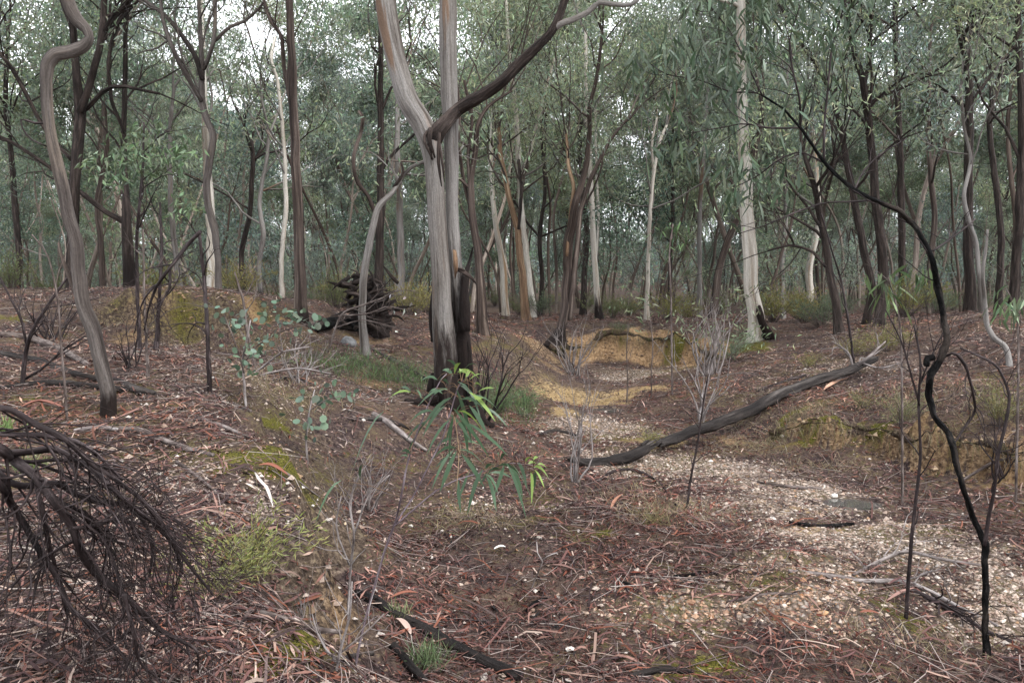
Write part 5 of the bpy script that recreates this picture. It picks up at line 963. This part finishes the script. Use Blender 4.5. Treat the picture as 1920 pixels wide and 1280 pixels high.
for k, (lab, pts, m) in enumerate((
  ('brown stick lying along the left bank below the crooked tree', [(225,812,11),(262,815,12),(300,830,12),(350,848,11),(400,856,8)], B_TWIG),
  ('thin pale stick across the left bank below the crooked tree', [(140,812,8),(180,806,9),(225,810,8)], B_GTWIG),
  ('dark fallen branch on the left slope, upper of the pile', [(0,632,12),(60,640,14),(110,660,13),(165,688,10)], B_TWIG),
  ('fallen branch crossing the left slope behind the crooked tree', [(0,668,12),(70,680,13),(140,705,12),(200,718,10)], B_LOG),
  ('long fallen branch low on the left slope', [(0,735,12),(90,724,14),(180,730,14),(270,738,10)], B_LOG),
  ('short log right of the crooked tree foot', [(215,715,10),(250,735,16),(290,742,10)], B_LOG),
  ('stick right of the snapped sapling foot', [(400,740,6),(440,762,8),(470,775,6)], B_TWIG),
  ('thin stick pointing at the mossy bank edge', [(370,790,7),(420,806,8),(478,828,5)], B_TWIG),
  ('dead branch on the slope left of the big gum', [(515,715,6),(550,712,8),(585,722,4)], B_LOG),
  ('long branch running downhill to the big gum foot', [(690,655,6),(740,680,8),(790,710,8),(815,722,5)], B_LOG),
  ('grey branch beside the big gum roots', [(700,780,10),(730,800,12),(770,830,10),(800,850,6)], B_GTWIG),
  ('crossed grey stick below the big gum', [(660,790,7),(720,792,8),(770,810,6)], B_LOG),
  ('dark stick on the gully floor, centre right', [(1254,1083,3),(1270,1081,6),(1300,1080,7),(1322,1077,6),(1345,1078,3)], B_BLACK),
  ('charcoal chunk stick near the gravel mound', [(1155,1107,6),(1164,1101,10),(1175,1099,11),(1183,1103,7),(1192,1110,4)], B_BLACK),
  ('blackened stick piece in the central litter', [(983,1156,4),(992,1143,10),(1003,1135,11),(1012,1130,9),(1026,1127,4)], B_BLACK),
  ('curved twig over the gully litter, right of strap leaves', [(1120,905,5),(1150,888,6),(1190,885,6),(1230,905,5),(1270,950,4)], B_DTWIG),
  ('pale reddish stick on the gravel mound', [(1362,1138,5),(1400,1124,7),(1440,1118,6),(1495,1114,4)], B_TWIG),
  ('dark branch at the bottom right edge of the litter', [(1180,1278,12),(1240,1266,14),(1300,1270,10)], B_LOG),
  ('broken grey branch at the bottom edge, left of the bank', [(470,1150,10),(530,1165,14),(590,1185,14),(640,1195,8)], B_TWIG),
  ('long thick stick at the bottom edge below the bank', [(600,1262,10),(660,1240,14),(700,1230,10)], B_LOG),
  ('reddish stick between bank and black log', [(735,1215,18),(765,1250,20),(800,1290,16)], B_LOG),
  ('thin dark stick along the right bank', [(1420,735,5),(1470,718,6),(1510,706,5)], B_DTWIG),
  ('grey stick lying below the right clay scarp', [(1420,905,5),(1480,915,7),(1540,918,5)], B_TWIG),
  ('thin stick on the far right gully side', [(1800,905,5),(1860,880,6),(1910,860,4)], B_TWIG),
  ('dark wet stick in the gravel stream', [(1480,982,6),(1540,988,8),(1600,985,5)], B_BLACK),
  ('flat dark branch left of the yellow clay pool', [(1010,818,6),(1040,812,8),(1080,818,5)], B_LOG),
  ('short stick beside the white bark curl', [(330,870,5),(380,905,7),(410,930,4)], B_TWIG),
  ('charred stick on the slope by the small round-leaved sapling', [(520,880,4),(548,900,5),(600,935,3)], B_TWIG))):
    fallen('fallen_stick', lab, pts, m, 7, .12, 'stick', step=.04)
# bark curls and flakes picked out singly
def bark_curl(label, pts, colr, wd, group=None):
    P_ = np.array([hit(u, v) + [0, 0, .02 + .02 * math.sin(k)] for k, (u, v) in enumerate(pts)]); q = cat_rom(P_, 9); t = nrm(np.gradient(q, axis=0)); N = gnorm(q[:, 0], q[:, 1]); S = nrm(np.cross(t, N)); N = np.cross(S, t)
    wv = wd / F * P_[0, 1] * np.array([.2, .7, .95, 1, 1, .95, .8, .6, .15]); mb = MB(); R_ = []
    for a_ in np.linspace(-1, 1, 5): R_.append(q + S * (a_ * wv * .5)[:, None] + N * ((a_ ** 2) * wv * .35)[:, None])
    V = np.stack(R_, 1).reshape(-1, 3); i0 = np.arange(8)[:, None] * 5; j0 = np.arange(4)[None]
    mb.add(V, np.stack([i0 + j0, i0 + j0 + 1, i0 + j0 + 6, i0 + j0 + 5], -1).reshape(-1, 4), c=colr)
    return single('bark_curl', mb, M_LIT, label, 'bark', tuple(P_[0]), group)
bark_curl('white curled strip of bark on the left bank slope', [(478,897),(486,918),(500,935),(512,962)], (.42, .38, .35), 7)
bark_curl('small pale bark sliver beside the white curl', [(460,915),(475,930),(490,934)], (.5, .42, .36), 7)
bark_curl('orange-red bark strip near the mossy bank edge', [(485,883),(510,890),(540,905)], (.19, .075, .05), 9)
bark_curl('red-brown bark slab at the left edge of the litter', [(10,1163),(50,1168),(110,1170)], (.18, .075, .055), 11)
bark_curl('red bark slab beside the crooked tree foot', [(40,772),(75,768),(118,775)], (.18, .08, .06), 11)
bark_curl('tan bark slab propped below the round-leaved sapling', [(735,1170),(752,1185),(770,1208)], (.36, .27, .23), 18)
bark_curl('orange bark flake by the twig tangle in the gully', [(1145,958),(1155,948),(1168,935)], (.24, .12, .08), 7)
bark_curl('pinkish bark strip by the fallen log', [(1545,735),(1570,722),(1590,716)], (.40, .24, .17), 9)
bark_curl('white bark flake in the central litter', [(925,1042),(938,1038),(948,1038)], (.6, .55, .5), 8)
for k in range(46):
    u = random.choice([random.uniform(20, 600), random.uniform(700, 1250), random.uniform(1250, 1900)]); v = random.uniform(1000, 1275); a_ = random.uniform(-.6, .6); L = random.uniform(18, 55)
    zone = 'under the dead branch' if u < 420 else 'on the near left bank' if u < 700 else 'below the strap-leaved sapling' if u < 1000 else 'beside the gravel mound' if u < 1500 else 'near the charred sapling foot'
    bark_curl('loose red-brown bark strip in the litter ' + zone, [(u, v), (u + L * .5, v + a_ * L * .3 + random.uniform(-3, 3)), (u + L, v + a_ * L * .6)], tuple(PAL[random.choice([0, 1, 3, 6, 6])] * random.uniform(.6, 1.15)), random.uniform(3.5, 7.5), 'loose bark strips in the near litter')
# stones
ICO = np.array([(0,0,1),(.894,0,.447),(.276,.851,.447),(-.724,.526,.447),(-.724,-.526,.447),(.276,-.851,.447),(.724,.526,-.447),(-.276,.851,-.447),(-.894,0,-.447),(-.276,-.851,-.447),(.724,-.526,-.447),(0,0,-1)])
ICF = [(0,1,2),(0,2,3),(0,3,4),(0,4,5),(0,5,1),(1,6,2),(2,7,3),(3,8,4),(4,9,5),(5,10,1),(6,7,2),(7,8,3),(8,9,4),(9,10,5),(10,6,1),(11,7,6),(11,8,7),(11,9,8),(11,10,9),(11,6,10)]
def stone(label, u, v, wd, colr, group=None, mat=None, name='stone', fl=.62, sub=0):
    p = hit(u, v); r = wd / 2 / F * p[1]; V = ICO * RG.uniform(.72, 1.2, (12, 1)) + RG.normal(0, .09, (12, 3)); T_ = np.array(ICF)
    if sub:
        Vn = list(V); Tn = []; ca = {}
        def md(a, b):
            k = (min(a, b), max(a, b))
            if k not in ca: ca[k] = len(Vn); Vn.append((Vn[a] + Vn[b]) * .56 + RG.normal(0, .05, 3))
            return ca[k]
        for a, b, c_ in T_: x_, y_, z_ = md(a, b), md(b, c_), md(c_, a); Tn += [(a, x_, z_), (b, y_, x_), (c_, z_, y_), (x_, y_, z_)]
        V = np.array(Vn); T_ = np.array(Tn)
    V = V * np.array([1, .9, fl]) * r; mb = MB(); mb.add(V + p + [0, 0, r * .25 * fl], t=T_, c=colr)
    return single(name, mb, mat or M_STONE, label, 'stone', tuple(p), group, smooth=bool(sub))
stone('grey mossy boulder at the grass edge below the burnt stump', 652, 648, 32, (.3, .3, .3), mat=M_BOULDER, name='boulder', fl=.8, sub=1)
stone('big white quartz stone at the bottom centre of the litter', 1070, 1220, 24, (.66, .63, .58)); stone('orange-brown stone on the gravel mound', 1545, 1153, 18, (.42, .26, .14)); stone('grey-white stone beside the puddle', 1563, 932, 15, (.66, .64, .6))
for (u, v) in ((1174,1230),(1133,1063),(1106,1079),(1046,1123),(911,947),(681,791),(770,989),(1195,1005),(1228,1178),(1015,812),(967,1199),(1012,1010),(764,1106),(283,839),(298,898),(228,870),(97,1015),(480,938),(399,983),(474,1035),(586,955),(77,1193),(304,1250),(1466,821)):
    stone('small white quartz stone lying in the leaf litter', u, v, random.uniform(7, 13), np.array((.54, .5, .45)) * random.uniform(.75, 1.05), 'white quartz stones in the litter')
for (u, v) in ((1508,909),(1432,1038),(1400,1071),(1305,1156),(1377,1148),(1559,1178),(1657,1139),(1880,1037),(1897,1042),(1900,1106),(1880,1164),(1501,1253),(1543,990),(1599,1093),(1582,1099),(1330,1120),(1420,1110),(1650,1040),(1720,1050),(1780,1090),(1840,1120),(1500,1015),(1470,1140),(1350,900),(1420,920),(1300,880),(1810,1050),(1700,1020),(1560,1065),(1480,1062)):
    stone('pale quartz cobble sitting on the gravel bed', u, v, random.uniform(7, 14), np.array((.52, .44, .37)) * random.uniform(.75, 1.1), 'quartz cobbles on the gravel')

# --- burnt stump and rubbish by the small leaning tree
T = Tree('burnt_stump', 'broken black burnt stump heaped with debris, left of the big gum', (700, 622), 12.6, cat='stump')
mb = MB(); P_, r = px_path([(700,630,84),(700,600,62),(698,570,46),(696,545,34),(694,525,18)], 12.6, .0); tube(mb, P_, r, 18, 24, .55, 9, ch=1.2); part('stump', mb, B_DARK, T.t)
for q in range(86):   # tangle of burnt roots
    u0 = random.gauss(690, 24); v0 = random.uniform(518, 618); a_ = random.uniform(0, 6.28); L_ = random.uniform(18, 52)
    P_, r = px_path([(u0, v0, random.uniform(5, 12)), (u0 + L_ * .5 * math.cos(a_) + random.gauss(0, 5), v0 + L_ * .4 * math.sin(a_) + random.gauss(0, 4), random.uniform(3, 7)), (u0 + L_ * math.cos(a_), min(628, v0 + L_ * .8 * math.sin(a_)), 1.5)], 12.25 + random.uniform(-.25, .25))
    mb = MB(); tube(mb, P_, r, 6, 9, .3, q, ch=random.choice([1.2, 1.2, .3]), kink=.5); part('root', mb, B_DARK, T.t)
fallen('fallen_log', 'dark hollow log under the burnt stump', [(590,622,18),(615,616,24),(645,616,26),(672,622,22)], B_BLACK, 10, .2, step=.06)
T = Tree('dead_sprig', 'dead branch with whitish withered leaves beside the burnt stump', (610, 640), 10.3, cat='branch')
q = T.stem([(610,644,5),(640,590,5),(680,572,5),(715,560,4),(745,545,3),(780,545,2)], B_TWIG, 'limb', 5, .1, 0, .05); q2 = T.stem([(640,592,4),(690,588,4),(725,575,3),(760,580,2)], B_TWIG, 'limb', 5, .1, 0, .05, False); q3 = T.stem([(625,615,4),(680,600,3),(730,612,3),(770,620,2)], B_TWIG, 'limb', 5, .1, 0, .05, False)
for s_ in (q, q2, q3): twigs(T.br, *s_, 7, .3, 1, .35, 1, None, .1); T.nb = 1
for (u, v) in ((762,562),(772,568),(760,577),(774,590),(742,582),(740,548),(712,565),(742,622)): T.anch.append(at(u, v, 10.2 + random.uniform(-.2, .2)))
T.close(B_TWIG, 1, .03, .085, .035, (.42, .40, .38), M_LIT, .8)

# --- grasses, brooms and ground plants
def blades(mb, C, h, wd, colr, lean=.45):
    m = len(C); D = nrm(np.stack([RG.normal(0, lean, m), RG.normal(0, lean, m), np.ones(m)], 1)); sickles(mb, C, D, RG.normal(0, 1, (m, 3)), h, wd, colr, RG.uniform(.05, .45, m))
mb = MB()
for (u, v, ru, rv, n) in ((700,700,130,26,1500),(770,708,60,18,700),(640,690,80,20,400),(930,760,40,28,700),(985,770,18,20,400),(950,730,40,16,400)):
    c = hit(u, v); b_ = hit(u, v - rv); e = hit(u, v + rv); x = c[0] + RG.normal(0, ru / F * c[1] * .55, n); y = c[1] + RG.normal(0, abs(b_[1] - e[1]) * .3, n)
    blades(mb, np.stack([x, y, gz(x, y)], 1), RG.gamma(4, .03, n), .005, leafcol(n, (.085, .125, .05), .5, .25))
struct('green_grass', mb, M_GRASS, 'stuff', False)
mb = MB()
for (u, v, ru, rv, n) in ((880,980,90,24,420),(1260,960,90,24,500),(1420,840,100,30,700),(1550,880,80,14,300),(1380,740,90,30,420),(1650,760,120,30,600),(500,720,80,30,500),(440,640,120,20,600),(600,760,60,40,350),(1800,740,110,50,600),(1000,690,60,30,300),(1720,1220,120,30,200),(640,930,40,50,200),(1150,930,90,14,260),(1250,700,80,20,300),(880,850,90,20,300),(300,620,120,30,500),(1480,800,90,16,500)):
    c = hit(u, v); b_ = hit(u, v - rv); e = hit(u, v + rv); x = c[0] + RG.normal(0, ru / F * c[1] * .6, n); y = c[1] + RG.normal(0, abs(b_[1] - e[1]) * .3, n)
    blades(mb, np.stack([x, y, gz(x, y)], 1), RG.uniform(.04, .17, n), .003, leafcol(n, (.24, .19, .115), .4), .7)
struct('dry_grass', mb, M_GRASS, 'stuff', False)
def tuft(label, u, v, h, n, colr, lean=.5, wd=.004, rad=.03, name='grass_tuft', cat='grass'):
    p = hit(u, v); hm = h / F * p[1]; mb = MB(); C = p + np.stack([RG.normal(0, rad, n), RG.normal(0, rad, n), np.full(n, -.005)], 1); blades(mb, C, hm * RG.uniform(.5, 1.1, n), wd, leafcol(n, colr, .35), lean); return single(name, mb, M_GRASS, label, cat, tuple(p), smooth=False)
tuft('bright green grass tuft beside the black log, bottom centre', 802, 1248, 70, 200, (.11, .15, .07), .4, .003, .04)
tuft('small grass tuft above the bright tuft on the bank', 745, 1165, 50, 90, (.17, .19, .09), .4)
tuft('green grass blades at the far left under the dead branch', 10, 815, 50, 90, (.13, .18, .06), .4, .006)
tuft('tall thin grass tuft below the red bark slab', 55, 890, 60, 90, (.14, .17, .07), .5)
tuft('dry grass clump with moss in the gully centre', 1225, 985, 50, 160, (.20, .17, .08), .7, .003, .06)
def wisp(label, u, v, h, n, colr, d=None, per=30):
    p = hit(u, v); hm = h / F * p[1]; t_ = thing('wispy_shrub', label, 'shrub', tuple(p)); st = MB(); lf = MB()
    for q in range(n):
        dv = np.array([random.gauss(.1, .6), random.gauss(0, .5), 1.]); pp, rr, tt = tube(st, [p - [0, 0, .02], p + nrm(dv) * hm * .5, p + nrm(dv + np.array([.1, 0, -.3])) * hm * random.uniform(.7, 1.15)], [.002, .0015, .001], 3, 8, cap=False)
        k = RG.integers(2, 8, per); C = pp[k] + RG.normal(0, .012 + hm * .03, (per, 3)); kites(lf, C, tt[k] + RG.normal(0, .5, (per, 3)), RG.normal(0, 1, (per, 3)), hm * .13, hm * .012 + .0015, leafcol(per, colr, .35))
    for (nm, m_, mt) in (('stems', st, B_TWIG), ('foliage', lf, M_GRASS)): part(nm, m_, mt, t_, False)
wisp('wispy yellow-green shrub on the near left bank', 470, 1090, 150, 30, (.19, .20, .06)); wisp('faint yellow-green wisp left of the wispy near shrub', 400, 1130, 130, 16, (.17, .17, .06))
wisp('yellow-green wisp at the low end of the fallen log', 1218, 842, 40, 26, (.22, .21, .07)); wisp('olive wisp beside the upper fallen log', 1660, 660, 60, 34, (.17, .16, .05)); wisp('olive wisp on the right bank crest', 1600, 670, 45, 26, (.17, .16, .05))
wisp('dull yellow wisp at the right edge of the bank', 1875, 800, 90, 30, (.16, .15, .06)); wisp('grey-green wisp above the right clay scarp', 1690, 800, 70, 30, (.15, .15, .07)); wisp('small olive wisp on the right slope', 1515, 690, 35, 18, (.18, .17, .05)); wisp('olive wisp on the right slope above the scarp', 1620, 770, 45, 18, (.16, .15, .06))
wisp('small green herb left of the yellow clay pool', 935, 775, 50, 30, (.09, .15, .06)); wisp('dark green plant hanging on the cliff lip', 1160, 628, 30, 24, (.10, .13, .06)); wisp('leafy plant on the bank right of the cliff', 1370, 680, 70, 30, (.12, .16, .09))
wisp('green herb on the slope by the clay spur', 985, 765, 40, 20, (.09, .16, .06))
# ---------------------------------------------------------------- air between the trees
hz = bpy.data.meshes.new('haze'); a = (-135, -32, -1.2); b_ = (135, 180, 22.)
hz.from_pydata([(x, y, z) for z in (a[2], b_[2]) for y in (a[1], b_[1]) for x in (a[0], b_[0])], [], [(0,2,3,1),(4,5,7,6),(0,1,5,4),(2,6,7,3),(0,4,6,2),(1,3,7,5)])
m = bpy.data.materials.new('air'); m.use_nodes = True; m.node_tree.nodes.clear()
pv = m.node_tree.nodes.new('ShaderNodeVolumePrincipled'); pv.inputs['Density'].default_value = .00022; pv.inputs['Color'].default_value = (.93, .96, 1., 1); mo = m.node_tree.nodes.new('ShaderNodeOutputMaterial'); m.node_tree.links.new(pv.outputs[0], mo.inputs['Volume'])
hz.materials.append(m); ho = obj('haze', hz); ho['kind'] = 'stuff'
